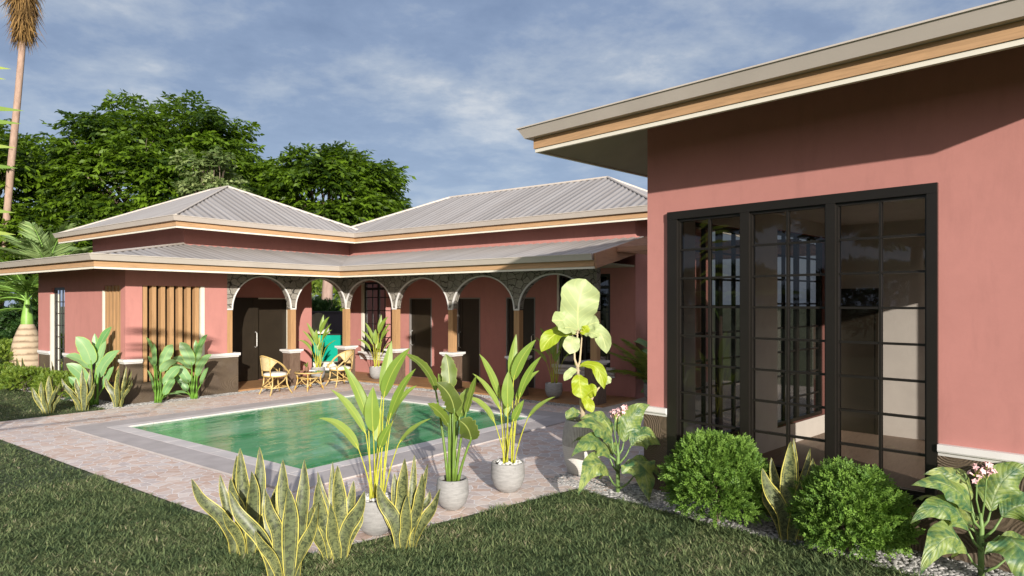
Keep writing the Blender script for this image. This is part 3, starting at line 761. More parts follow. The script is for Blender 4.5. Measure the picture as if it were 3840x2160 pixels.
    # terrace
    b = MB(); b.box(8.05, 12.59, 14.03, 15.49, -.02, .05); b.box(11.215, 12.59, 6.38, 14.03, -.02, .05)
    hb(b, 'terrace_floor', 'floor')
    b = MB(); b.box(8.2, 12.59, 14.2, 15.49, 2.74, 2.78); b.box(11.47, 12.59, 6.42, 14.2, 2.74, 2.78)
    hb(b, 'terrace_ceiling', 'soffit')
    # arcade ------------------------------------------------------------
    def arcade(o, d, e, piers, top, rise, spring, th):
        """piers: list of (s0, s1) along d; stone spans everything between first and last"""
        zs = []
        for k, (a, c) in enumerate(piers):
            zs += [(a, spring), (c, spring)]
            if k < len(piers) - 1:
                n0 = piers[k + 1][0]; hw_ = (n0 - c) / 2; m = (n0 + c) / 2
                for q in range(1, 40):
                    x = -math.cos(PI * q / 40); zs.append((m + hw_ * x, spring + rise * math.sqrt(max(0, 1 - x * x))))
        b = MB()
        def P(s, t, z): return (o[0] + d[0] * s + e[0] * t, o[1] + d[1] * s + e[1] * t, z)
        for (s, z), (s2, z2) in zip(zs, zs[1:]):
            b.face(P(s, 0, z), P(s2, 0, z2), P(s2, 0, top), P(s, 0, top))
            b.face(P(s, th, z), P(s, th, top), P(s2, th, top), P(s2, th, z2))
            b.face(P(s, 0, z), P(s, th, z), P(s2, th, z2), P(s2, 0, z2))
        s, z = zs[0]; b.face(P(s, 0, z), P(s, 0, top), P(s, th, top), P(s, th, z))
        s, z = zs[-1]; b.face(P(s, 0, z), P(s, th, z), P(s, th, top), P(s, 0, top))
        w = hb(b, 'arcade_wall', 'stone')
        b = MB(); tw = .026
        for k, (a, c) in enumerate(piers):
            for t0, t1 in ((-.012, .02),):
                b.obox(o, d, e, a, c, t0, t1, spring - .028, spring + .004)
            if k < len(piers) - 1:
                n0 = piers[k + 1][0]; hw_ = (n0 - c) / 2; m = (n0 + c) / 2; pr = None
                for q in range(0, 49):
                    an = PI * q / 48; x, y = -math.cos(an), math.sin(an)
                    ring = [(m + (hw_ + r) * x, spring + (rise + r) * y) for r in (-.004, tw)]
                    cur = [b.vert(P(ring[0][0], -.012, ring[0][1])), b.vert(P(ring[1][0], -.012, ring[1][1])), b.vert(P(ring[1][0], .02, ring[1][1])), b.vert(P(ring[0][0], .02, ring[0][1]))]
                    if pr:
                        for j in range(4): b.f.append((pr[j], pr[(j + 1) % 4], cur[(j + 1) % 4], cur[j]))
                    pr = cur
        hb(b, 'arch_trim', 'white', w, recalc=True)
    left = [(8.05, 8.18), (9.67, 9.82), (11.31, 11.445)]
    right = [(-14.165, -14.03), (-12.29, -12.15), (-10.44, -10.30), (-8.57, -8.43), (-6.71, -6.57)]
    arcade((0, 14.05), (1, 0), (0, 1), left[:-1] + [(11.31, 11.44)], 2.80, .73, 1.87, .15)
    arcade((11.31, 0), (0, -1), (1, 0), [(-14.05, -14.03)] + right[1:], 2.80, .705, 1.87, .15)
    def column(x, y, post, ped, capw, withped=True):
        c = empty('column', (x - house.location.x, y - house.location.y, 0)); c.parent = house
        b = MB(); q = post; b.box(-q[0], q[0], -q[1], q[1], .886, 1.845); b.build('post', MT['woodz'], c)
        if withped:
            b = MB(); b.box(-ped[0], ped[0], -ped[1], ped[1], 0, .815); b.build('pedestal', MT['pedwood'], c)
            b = MB(); a, d_ = ped
            for (gx, z0, z1) in ((.012, .80, .826), (.035, .826, .842), (.055, .842, .886)): b.box(-a - gx, a + gx, -d_ - gx, d_ + gx, z0, z1)
            b.build('cap', MT['white'], c)
    column(8.115, 14.125, (.065, .065), None, None, False)
    column(9.745, 14.12, (.07, .07), (.145, .14), .2)
    column(11.382, 14.10, (.07, .07), (.165, .15), .2)
    for a, c in right[1:]: column(11.382, -(a + c) / 2, (.07, .07), (.165, .145), .2)
    # doors -------------------------------------------------------------
    def door(o, d, e, s0, s1, z0, z1, hs, wide=True, proud=.0):
        """leaf set in a hole; o + s*d, e points indoors; hs: handle position along s"""
        dr = MB(); dr.obox(o, d, e, s0 + .03, s1 - .03, .05, .09, z0, z1 - .03)
        w = s1 - s0
        for a, c in ((s0 + .03, s0 + .03 + w * .13), (s1 - .03 - w * .13, s1 - .03)): dr.obox(o, d, e, a, c - .004, .042, .05, z0, z1 - .03)
        leaf = hb(dr, 'door', 'door')
        b = MB(); b.obox(o, d, e, s0, s0 + .03, -.008, .1, z0, z1); b.obox(o, d, e, s1 - .03, s1, -.008, .1, z0, z1); b.obox(o, d, e, s0 + .03, s1 - .03, -.008, .1, z1 - .03, z1)
        hb(b, 'door_frame', 'grey', leaf)
        b = MB(); hx = o[0] + d[0] * hs; hy = o[1] + d[1] * hs
        p = lambda t, z: (hx + e[0] * t, hy + e[1] * t, z)
        b.tube([p(.045, .88), p(0, .90), p(-.02, .915), p(-.02, 1.235), p(0, 1.25), p(.045, 1.27)], .013, 8)
        hb(b, 'handle', 'steel', leaf)
        return leaf
    door((12.6, 0), (0, 1), (1, 0), D1[0], D1[1], .05, 2.13, D1[1] - .07)
    door((12.6, 0), (0, 1), (1, 0), D2[0], D2[1], .05, 2.13, D2[1] - .07)
    door((12.6, 0), (0, 1), (1, 0), D3[0], D3[1], .05, 2.13, D3[0] + .09)
    # double door in the alcove: left leaf closed, right leaf standing back
    b = MB(); b.obox((0, 15.5), (1, 0), (0, 1), 8.88, 9.70, -.03, .02, .05, 2.13); b.obox((0, 15.5), (1, 0), (0, 1), 9.55, 9.69, -.036, -.03, .06, 2.12)
    leaf = hb(b, 'door', 'door')
    b = MB(); b.tube([(9.62, 15.47, .88), (9.62, 15.42, .90), (9.62, 15.40, .915), (9.62, 15.40, 1.235), (9.62, 15.42, 1.25), (9.62, 15.47, 1.27)], .014, 8); hb(b, 'handle', 'steel', leaf)
    b = MB(); b.obox((0, 15.5), (1, 0), (0, 1), 9.70, 10.62, .12, .16, .05, 2.10); b.obox((0, 15.5), (1, 0), (0, 1), 10.46, 10.6, .112, .12, .06, 2.08)
    leaf = hb(b, 'door', 'door')
    b = MB(); b.obox((0, 15.5), (1, 0), (0, 1), 10.62, 10.66, -.01, .16, .05, 2.13); b.obox((0, 15.5), (1, 0), (0, 1), 9.70, 10.62, -.01, .14, 2.10, 2.13); hb(b, 'door_frame', 'cream', leaf)
    # windows -------------------------------------------------------------
    def window(o, d, e, s0, s1, z0, z1, bar, sill, cols=4, rows=5, name='window', curtain=True):
        f = MB(); fw = .06
        f.obox(o, d, e, s0, s0 + fw, .03, .09, z0, z1); f.obox(o, d, e, s1 - fw, s1, .03, .09, z0, z1)
        f.obox(o, d, e, s0 + fw, s1 - fw, .03, .09, z0, z0 + fw + .03); f.obox(o, d, e, s0 + fw, s1 - fw, .03, .09, z1 - fw, z1)
        if bar: f.obox(o, d, e, s0 + fw, s1 - fw, .032, .088, bar, bar + .07)
        W = (s1 - s0 - 2 * fw) / cols
        for k in range(1, cols):
            hwid = .035 if k * 2 == cols else .011
            f.obox(o, d, e, s0 + fw + W * k - hwid, s0 + fw + W * k + hwid, .035 if hwid > .02 else .045, .085 if hwid > .02 else .065, z0 + fw + .03, z1 - fw)
        H = (z1 - z0 - 2 * fw) / rows
        for k in range(1, rows): f.obox(o, d, e, s0 + fw, s1 - fw, .047, .063, z0 + fw + H * k - .011, z0 + fw + H * k + .011)
        w = hb(f, name, 'frame')
        b = MB(); a = lambda s, z: (o[0] + d[0] * s + e[0] * .056, o[1] + d[1] * s + e[1] * .056, z)
        b.face(a(s0 + .03, z0 + .03), a(s1 - .03, z0 + .03), a(s1 - .03, z1 - .03), a(s0 + .03, z1 - .03)); hb(b, 'pane', 'dglass', w)
        if curtain:
            b = MB()
            for c0, c1 in ((s0 + .02, s0 + (s1 - s0) * .2), (s1 - (s1 - s0) * .2, s1 - .02)):
                rows_ = []
                for z in (z0 - .1, z1 + .1): rows_.append([(o[0] + d[0] * s + e[0] * (.26 + .03 * math.sin(s * 60)), o[1] + d[1] * s + e[1] * (.26 + .03 * math.sin(s * 60)), z) for s in np.linspace(c0, c1, 24)])
                b.grid(rows_)
            hb(b, 'curtain', 'curtain', w, smooth=True)
        if sill:
            b = MB(); pr = [(-.0, z0 - .20), (.03, z0 - .20), (.03, z0 - .15), (.06, z0 - .13), (.06, z0 - .09), (.10, z0 - .06), (.115, z0 - .03), (.115, z0 + .02), (0, z0 + .02)]
            p = lambda s: (o[0] + d[0] * s, o[1] + d[1] * s)
            b.sweep([p(s1 + .12), p(s0 - .12)], pr); hb(b, 'sill', 'white', w, recalc=True)
        return w
    window((12.6, 0), (0, 1), (1, 0), 13.72, 14.95 - .1, .62, 2.58, 2.36, True)
    for q in ((12.59, 12.70, 14.85, 14.95, .62, 2.58), (12.59, 12.70, 8.28, 8.33, .62, 2.62)):
        b = MB(); b.box(*q); hb(b, 'window_reveal', 'cream')
    window((12.6, 0), (0, 1), (1, 0), 6.99, 8.28, .62, 2.62, 2.30, True)
    window((5.93, 0), (0, 1), (1, 0), NW[0], NW[1] - .05, NW[2], NW[3], 0, False, 3, 8, curtain=False)
    for q in ((5.895, 6.0, NW[1] - .05, NW[1] + .02, .0, 2.2), (5.92, 6.02, SCR_L[1] - .02, SCR_L[1] + .03, .41, 2.26), (7.45, 7.53, 14.04, 14.19, .41, 2.35)):
        b = MB(); b.box(*q); hb(b, 'reveal', 'cream')
    b = MB(); b.box(6.25, 7.45, 14.045, 14.2, .395, .41); hb(b, 'screen_sill', 'cream')
    # timber slat screens
    b = MB()
    for k in range(7): x = 6.31 + k * .178; b.box(x - .045, x + .04, 14.065, 14.185, .41, 2.35)
    hb(b, 'slat_screen', 'woodz')
    b = MB()
    for k in range(5): y = 14.33 + k * .16; b.box(5.945, 6.065, y - .042, y + .042, .41, 2.35)
    hb(b, 'slat_screen', 'woodz')
    # rooms behind the openings, their shade put into a dark wall colour
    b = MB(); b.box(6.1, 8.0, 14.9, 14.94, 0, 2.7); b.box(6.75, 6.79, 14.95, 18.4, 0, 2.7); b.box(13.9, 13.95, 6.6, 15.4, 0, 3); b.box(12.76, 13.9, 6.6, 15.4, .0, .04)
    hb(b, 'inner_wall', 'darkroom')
MT['pedwood'] = MT['dado']
def _ped():
    m = Mat('pedestal_timber'); c = m.coord((3.2, 3.2, .6))
    w = m.noise(c, 2.6, 3, .5, 1.6); r = m.math('PINGPONG', m.math('MULTIPLY', w, 9), .5)
    col = m.ramp(r, [(.0, (.105, .066, .046)), (.5, (.165, .110, .078))])
    return m.done(m.princ(col, .6, m.bump(r, .3, .004), spec=.3))
MT['pedwood'] = _ped()
build_house()

# ------------------------------------------------------------------ the near house
def near_house():
    t0 = empty('garden_house', (P0[0], P0[1], 0), 0, 'nearer pink house on the right with a tall black gridded window', 'house')
    def add(b, name, mat, parent=None, **kw):
        o = b.build(name, MT[mat], parent or t0, **kw)
        if parent is None: o.location = -t0.location
        return o
    WX = (.29, 2.72, .40, 2.93)
    SA, SB = (.70, 2.15, .35, 2.93), (2.80, 4.50, .30, 3.0)
    b = MB()
    b.panel(P0, N1, N2, 0, 3.4, 0, 3.97, .15, [WX])
    b.panel(P0, N2, N1, .15, 5.1, 0, 3.97, .15, [SA, SB])
    b.panel(nh(0, 5.1), N1, N2, 0, 3.4, 0, 3.97, .15)
    b.panel(nh(3.4, 0), N2, (-N1[0], -N1[1]), .15, 5.1, 0, 3.97, .15, [(1.6, 3.8, .35, 2.6)])  # opening added in this unseen end wall to let sun into the room
    add(b, 'wall', 'pink')
    b = MB()
    b.panel(nh(0, -.028), N1, N2, -.028, 3.42, 0, .82, .026, [(WX[0] - .02, WX[1] + .02, .385, 1)])
    b.panel(nh(-.028, 0), N2, N1, -.002, 5.12, 0, .82, .026, [(SA[0], SA[1], .35, 1), (SB[0], SB[1], .30, 1)])
    add(b, 'dado', 'dado')
    for path in ([nh(0, .66), nh(0, 0), nh(.265, 0)], [nh(2.745, 0), nh(3.4, 0)]):
        b = MB(); b.sweep(path, CAP); add(b, 'dado_cap', 'white', recalc=True)
    # big window: frame, three sashes with 2 x 8 panes
    b = MB()
    for a, c in ((.27, .385), (1.085, 1.175), (1.885, 1.965), (2.665, 2.74)): b.obox(P0, N1, N2, a, c, -.035, .10, .455, 2.87)
    b.obox(P0, N1, N2, .27, 2.74, -.038, .10, .385, .455); b.obox(P0, N1, N2, .27, 2.74, -.038, .10, 2.87, 2.95)
    win = add(b, 'window', 'frame')
    for a, c in ((.385, 1.085), (1.175, 1.885), (1.965, 2.665)):
        b = MB(); g = .018
        b.obox(P0, N1, N2, a, a + g, -.005, .06, .455, 2.87); b.obox(P0, N1, N2, c - g, c, -.005, .06, .455, 2.87)
        b.obox(P0, N1, N2, a + g, c - g, -.005, .06, .455, .48); b.obox(P0, N1, N2, a + g, c - g, -.005, .06, 2.845, 2.87)
        m = (a + c) / 2; b.obox(P0, N1, N2, m - .010, m + .010, .0, .045, .48, 2.845)
        for k in range(1, 8):
            z = .48 + (2.845 - .48) * k / 8
            b.obox(P0, N1, N2, a + g, m - .010, .004, .042, z - .010, z + .010); b.obox(P0, N1, N2, m + .010, c - g, .004, .042, z - .010, z + .010)
        add(b, 'sash', 'frame', win)
        b = MB(); q = [nh(a + .01, .024), nh(c - .01, .024)]
        b.face((*q[0], .47), (*q[1], .47), (*q[1], 2.86), (*q[0], 2.86)); add(b, 'pane', 'glass', win)
    # roof
    ov = .872; sl = .37; z = 3.632
    c0, c1, c2, c3 = nh(-ov, 5.1 + ov), nh(-ov, -ov), nh(3.4 + ov, -ov), nh(3.4 + ov, 5.1 + ov)
    before = set(COL.objects); eaves(t0, [c0, c1, c2, c3], z, .96, sl)
    for o in COL.objects:
        if o not in before: o.location = -t0.location
    e = ov + .03; zt = z + .245
    A, B = nh(-e, -e), nh(3.4 + e, -e); L = 3.4 + 2 * e; D = 5.1 + 2 * e; h = L / 2
    b = MB()
    corrug(b, A, N1, N2, 0, L, lambda s: 0, lambda s: min(s, L - s), zt, sl)
    corrug(b, nh(-e, 5.1 + e), (-N2[0], -N2[1]), N1, 0, D, lambda s: 0, lambda s: min(s, D - s, h), zt, sl)
    corrug(b, B, N2, (-N1[0], -N1[1]), 0, D, lambda s: 0, lambda s: min(s, D - s, h), zt, sl)
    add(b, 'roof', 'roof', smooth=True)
    b = MB(); ap = nh(1.7, -e + h); zp = zt + sl * h + .02
    for p in (A, B): b.tube([(*p, zt + .02), (*ap, zp)], .035, 8, squash=.6)
    b.tube([(*ap, zp), (*nh(1.7, 5.1 + e - h), zp)], .035, 8, squash=.6)
    add(b, 'ridge_cap', 'gutter')
    # room
    b = MB(); b.obox(P0, N1, N2, .15, 3.25, .15, 5.09, 0, .03); add(b, 'inner_floor', 'floorin')
    b = MB()
    b.obox(P0, N1, N2, .153, .166, .152, SA[0], .03, 3.2); b.obox(P0, N1, N2, .153, .166, SA[1], SB[0], .03, 3.2); b.obox(P0, N1, N2, .153, .166, SB[1], 4.88, .03, 3.2)
    for S in (SA, SB): b.obox(P0, N1, N2, .153, .166, S[0], S[1], .03, S[2]); b.obox(P0, N1, N2, .153, .166, S[0], S[1], S[3], 3.2)
    b.obox(P0, N1, N2, .166, 3.2, 4.85, 4.9, .03, 3.2); [b.obox(P0, N1, N2, 3.2, 3.24, *q) for q in ((.16, 1.6, .03, 3.2), (3.8, 4.85, .03, 3.2), (1.6, 3.8, .03, .35), (1.6, 3.8, 2.6, 3.2))]; b.obox(P0, N1, N2, .153, 3.24, .152, 4.9, 3.2, 3.25)  # lining left open at the added sun opening on the unseen side
    add(b, 'inner_wall', 'wallin')
    for S in (SA, SB):
        b = MB(); o = P0; d, ee = N2, N1
        s0, s1, z0, z1 = S; f = .05
        b.obox(o, d, ee, s0, s0 + f, .02, .10, z0, z1); b.obox(o, d, ee, s1 - f, s1, .02, .10, z0, z1); b.obox(o, d, ee, s0 + f, s1 - f, .02, .10, z0, z0 + f); b.obox(o, d, ee, s0 + f, s1 - f, .02, .10, z1 - f, z1)
        for k in range(1, 4):
            x = s0 + (s1 - s0) * k / 4; w = .045 if k == 2 else .012; b.obox(o, d, ee, x - w, x + w, .035, .085, z0 + f, z1 - f)
        for k in range(1, 8): zz = z0 + (z1 - z0) * k / 8; b.obox(o, d, ee, s0 + f, s1 - f, .045, .07, zz - .012, zz + .012)
        w = add(b, 'side_window', 'frame')
        b = MB(); q = [nh(.058, s0 + .02), nh(.058, s1 - .02)]; b.face((*q[0], z0 + .02), (*q[1], z0 + .02), (*q[1], z1 - .02), (*q[0], z1 - .02)); add(b, 'pane', 'glass', w)
    b = MB(); b.obox(P0, N1, N2, .20, .76, 4.80, 4.848, .03, 2.16); b.obox(P0, N1, N2, .168, .20, 4.79, 4.848, .03, 2.22); b.obox(P0, N1, N2, .76, .80, 4.79, 4.848, .03, 2.22); b.obox(P0, N1, N2, .20, .76, 4.79, 4.848, 2.16, 2.22)
    add(b, 'inner_door', 'door')
near_house()

# ------------------------------------------------------------------ pergola between the houses, things beyond the passage
def pergola():
    t = empty('pergola', (12.4, 4.4, 0), 0, 'small timber pergola of thin slats between the two houses', 'pergola')
    def add(b, n_): o = b.build(n_, MT['redwood'], t); o.location = -t.location
    b = MB(); b.box(11.12, 11.18, 3.3, 6.02, 2.95, 3.04); add(b, 'beam')
    b = MB(); b.box(14.1, 14.16, 2.4, 6.02, 2.93, 3.03); add(b, 'beam')
    b = MB()
    for k in range(18): y = 3.0 + k * .175; b.box(11.18, 14.1, y, y + .03, 2.96, 3.01)
    for k in range(9): x = 11.45 + k * .29; b.box(x, x + .03, 2.95, 6.0, 3.012, 3.04)
    add(b, 'slats')
    b = MB(); b.box(14.08, 14.18, 5.6, 5.7, 0, 2.929); add(b, 'post')
pergola()
def beyond():
    # garden wall, bushes above it, teal glass fence, cream bench and shell seat
    def at(fw, la): return (fw * .7955 + la * .606, fw * .606 - la * .7955)
    x, y = at(24, -6.9)
    t = empty('garden_wall', (x, y, 0), math.radians(37.3 - 90), 'plum grey rendered garden wall seen through the open passage', 'garden wall')
    b = MB(); b.box(-4, 3, -.1, .1, 0, 1.66); b.build('wall', MT['plum'], t)
    b = MB(); b.box(-4.02, 3.02, -.13, .13, 1.66, 1.70); b.build('coping', MT['plum'], t)
    x, y = at(20.6, -5.6)
    t = empty('glass_fence', (x, y, 0), math.radians(37.3 - 90), 'teal glass fence with a dark top rail beyond the passage', 'fence')
    b = MB(); b.box(-.62, .62, -.008, .008, .22, 1.02); b.build('panel', MT['teal'], t)
    b = MB(); b.box(-.65, .65, -.03, .03, 1.02, 1.06); b.build('rail', MT['frame'], t)
    b = MB(); b.lathe([(.0, .2), (.06, .2), (.05, .35), (.035, .5), (.045, .62), (.03, .75), (.045, .9), (.0, .98)], 12, (.05, .12, 0)); b.build('baluster', MT['white'], t, smooth=True)
    x, y = at(20.2, -5.9)
    t = empty('stone_bench', (x, y, 0), math.radians(37.3 - 90), 'cream stone bench with patterned front under the teal glass', 'bench')
    b = MB(); b.box(-.8, .7, -.2, .25, .1, .24); b.build('seat', MT['cream'], t)
    b = MB(); b.box(-.7, .6, -.15, .2, 0, .1); b.build('base', MT['white'], t)
    x, y = at(21.2, -6.15)
    t = empty('shell_chair', (x, y, 0), math.radians(37.3 - 90), 'cream rounded shell chair standing in the passage beyond the potted plant', 'chair', None, 1.3)
    b = MB(); rows = []
    for j in range(13):
        v = j / 12; r = []
        for i in range(17):
            a = PI * i / 16; w = .42 * (1 - .25 * v)
            r.append((w * math.cos(a), .28 * math.sin(a) * (1 - .35 * v), .25 + 1.05 * v * (math.sin(a) ** .45)))
        rows.append(r)
    b.grid(rows); b.build('shell', MT['cushion'], t, smooth=True)
    b = MB(); b.ball((0, -.02, .3), .4, 16, 8, (1, .7, .3)); b.build('seat', MT['cushion'], t, smooth=True)
    b = MB(); b.lathe([(.3, 0), (.3, .03), (.05, .05), (.05, .25)], 16); b.build('base', MT['white'], t, smooth=True)
beyond()

# ------------------------------------------------------------------ plants
RZ = math.radians(37.3 - 90)
def stem_leaf_plant(root, leaves, leafm, stemm, prof, srad, stem_base=.03, leafname='leaf', stemname='stem', face0=(0, -1, .35), seed=3, fold=.2, wave=0, ragged=0, n=14):
    """leaves: (base, mid or None, tip, width, face or None, blade material or None, stem flag); local frame x right, y away, z up"""
    r = random.Random(seed)
    for k, L in enumerate(leaves):
        base, mid, tip, w = L[:4]; face = L[4] if len(L) > 4 and L[4] else face0; mt = L[5] if len(L) > 5 and L[5] else leafm
        base, tip = V(base), V(tip)
        if mid is None:
            mid = (base + tip) / 2 + V((0, 0, .12 * (tip - base).length)) + V((0, r.uniform(-.03, .03), 0))
        b = MB(); b.cur = r.random()
        blade(b, [base, mid, tip], w, face, prof, n, 4, fold, wave, ragged, seed=seed * 31 + k)
        lf = b.build(leafname, MT[mt], root, smooth=True)
        if srad and not (len(L) > 6 and L[6] is False):
            sb = V((base.x * .22 + r.uniform(-1, 1) * stem_base, base.y * .2 + r.uniform(-1, 1) * stem_base, 0)) + V((0, 0, root_z))
            mid_s = (sb + base) / 2 + V((-(base.x) * .14, -(base.y) * .1, .0))
            P = [bez(sb, mid_s, base, q / 6) for q in range(7)]
            q = base + (V(mid) - base) * .25; P.append(q)
            b = MB(); b.cur = r.random(); b.tube(P, [srad * (1.25 - .65 * i / 7) for i in range(8)], 6)
            b.build(stemname, MT[stemm], lf if False else root, smooth=True)
root_z = 0.
def bowl_pot(root, rmax, h, rim, mat='pot', stones=True):
    b = MB()
    pr = [(.0, .0), (rmax * .44, .0), (rmax * .55, .010), (rmax * .83, h * .20), (rmax * .98, h * .45), (rmax, h * .58), (rmax * .985, h * .78), (rim + .012, h * .96), (rim + .004, h), (rim - .008, h), (rim - .014, h * .93), (rim - .02, h * .85)]
    b.lathe(pr, 40); b.build('pot', MT[mat], root, smooth=True)
    b = MB(); b.lathe([(rim - .017, h * .88), (.0, h * .90)], 28); b.build('soil', MT['potsoil'], root)
    if stones:
        b = MB(); r = random.Random(5)
        for k in range(46):
            a = r.uniform(0, 2 * PI); q = (rim - .03) * math.sqrt(r.random()); s = r.uniform(.014, .026)
            b.cur = r.random(); b.ball((q * math.cos(a), q * math.sin(a), h * .93 + r.uniform(0, .02)), s, 8, 5, (1.25, .9, .65), r.random() * 6)
        st = b.build('pot_stones', MT['wpebble'], root, smooth=True); tag(st, kind='stuff')
def heliconia():
    global root_z
    t = empty('potted_plant', (3.93, 4.47, .012), RZ, 'heliconia in a round grey stone-filled pot, standing behind the front clump of snake plants', 'potted plant', 'potted tall leafy plants')
    bowl_pot(t, .18, .31, .165)
    root_z = .29; d = .29
    def z(x, y, h): return (x, y, h + d)
    Ls = [
        (z(-.138, -.05, .436), z(-.25, -.10, .70), z(-.456, -.14, .725), .085, (.1, -.6, .9)),
        (z(-.077, .04, .66), z(-.17, .06, .98), z(-.30, .05, 1.155), .085, (.5, -.8, .3)),
        (z(-.080, -.04, .57), z(-.20, -.05, .84), z(-.37, -.09, .962), .065, (.3, -.7, .6)),
        (z(-.005, -.10, .60), z(-.015, -.14, .80), z(.0, -.13, .99), .118, (.0, -1, .15)),
        (z(.060, .02, .87), z(.11, .0, 1.12), z(.297, -.03, 1.31), .112, (-.35, -1, .2)),
        (z(.03, .10, .90), z(.06, .15, 1.12), z(.10, .18, 1.36), .09, (.3, -1, 0)),
        (z(.087, .03, .66), z(.17, .05, .88), z(.342, .07, .975), .07, (-.5, -.8, .4)),
        (z(.115, -.03, .68), z(.19, -.03, .97), z(.350, -.05, 1.135), .08, (-.5, -.9, .3)),
        (z(.205, -.08, .49), z(.31, -.10, .65), z(.49, -.12, .72), .055, (-.2, -.6, .9)),
        (z(.048, -.10, .46), z(.085, -.13, .57), z(.16, -.14, .69), .075, (-.3, -1, .2)),
        (z(.0, .06, .48), z(-.01, .08, .62), z(.02, .09, .79), .09, (.1, -1, 0)),
        (z(-.05, .12, .62), z(-.12, .2, .85), z(-.22, .26, 1.0), .075, (.2, .2, 1)),
        (z(.1, .13, .6), z(.17, .22, .82), z(.24, .3, .95), .075, (0, .3, 1))]
    Ls = [(a_, b_, c_, d_ * 1.22, e_) for a_, b_, c_, d_, e_ in Ls]
    stem_leaf_plant(t, Ls, 'heli', 'helistem', 'lance', .0065, .035, seed=3, fold=.16, wave=.06)
    return t
hel = heliconia()
place(hel, (5.65, 4.36, .012), RZ + .06, 'heliconia in a round grey stone-filled pot, between the banana pot and the fig tree')
place(hel, (10.66, 14.33, .05), RZ + .02, 'heliconia in a white pot behind the cane table')
place(hel, (11.70, 13.30, .05), RZ + .03, 'heliconia in a pale pot under the arch beside the right cane chair')
place(hel, (11.52, 7.70, .05), RZ - .25, 'shaded heliconia in a grey pot behind the fig tree')

def banana_pot():
    global root_z
    t = empty('potted_plant', (4.84, 4.41, .012), RZ, 'dark-leaved banana plant with torn leaves in a grey pot of bare soil', 'potted plant', 'potted tall leafy plants')
    bowl_pot(t, .157, .295, .137, stones=False)
    root_z = .26; d = .27; px = 391.
    def q(u, v, y): return ((u - 1692) / px, y, (1812 - v) / px + d)
    Ls = [(q(1627, 1478, .05), q(1605, 1375, .03), q(1512, 1331, -.02), .135, (.5, -.5, .7)),
          (q(1677, 1474, .06), q(1680, 1400, .09), q(1662, 1335, .10), .17, (.1, -1, .1)),
          (q(1702, 1552, -.08), q(1700, 1470, -.16), q(1640, 1432, -.20), .19, (.25, -1, .5)),
          (q(1741, 1562, .02), q(1758, 1490, .03), q(1783, 1414, .0), .085, (-.6, -.8, .2)),
          (q(1679, 1601, -.06), q(1665, 1550, -.14), q(1607, 1508, -.20), .165, (.4, -.6, .8)),
          (q(1762, 1657, -.02), q(1763, 1600, -.12), q(1722, 1572, -.17), .215, (-.1, -1, .5)),
          (q(1690, 1560, .10), q(1672, 1470, .15), q(1630, 1415, .18), .14, (.3, -.8, .3)),
          (q(1715, 1580, .10), q(1740, 1520, .16), q(1745, 1470, .22), .16, (-.2, -.8, .5)),
          (q(1700, 1600, .14), q(1690, 1540, .24), q(1660, 1500, .34), .14, (0, .3, 1))]
    stem_leaf_plant(t, Ls, 'ban', 'banstem', 'paddle', .0135, .028, seed=9, fold=.14, wave=.05, ragged=.25, n=20)
banana_pot()

def ground_banana():
    global root_z
    t = empty('banana_plant', (7.14, 13.72, .008), RZ, 'leafy banana plant rooted at the wall right of the slatted opening', 'plant', 'banana plants along the left house front')
    root_z = 0.
    Ls = [((-.03, -.05, .69), (-.06, -.12, 1.02), (-.24, -.14, 1.18), .245, (.1, -1, .2)),
          ((-.06, .0, .62), (-.22, -.02, .86), (-.43, -.05, .85), .19, (.2, -.6, .8)),
          ((-.06, -.09, .34), (-.16, -.18, .64), (-.36, -.2, .73), .20, (.3, -1, .4)),
          ((.03, .06, .86), (.07, .08, 1.14), (.25, .05, 1.34), .16, (-.4, -1, .2)),
          ((.05, .0, .64), (.10, -.02, .9), (.185, -.03, 1.10), .14, (-.5, -1, .1)),
          ((.08, -.05, .46), (.16, -.1, .78), (.42, -.13, .94), .20, (-.3, -1, .4)),
          ((.14, -.02, .30), (.2, -.04, .5), (.31, -.05, .66), .125, (-.4, -1, .2)),
          ((-.15, .02, .16), (-.25, .0, .38), (-.39, -.02, .50), .15, (.3, -1, .3)),
          ((.0, .1, .75), (-.02, .14, 1.0), (-.05, .16, 1.22), .12, (0, -1, .1)),
          ((-.1, -.12, .14), (-.24, -.2, .20), (-.40, -.24, .12), .1, (0, -.5, 1))]
    stem_leaf_plant(t, Ls, 'pad', 'padstem', 'paddle', .016, .05, seed=4, fold=.2, wave=.04, ragged=.12, n=18)
    return t
gb = ground_banana()
place(gb, (6.42, 13.76, .008), RZ + 2.9, 'leafy banana plant in front of the wooden slats on the house front', .98)
place(gb, (5.53, 14.44, .008), RZ + .25, 'largest banana plant at the left house corner behind snake plants', 1.14)

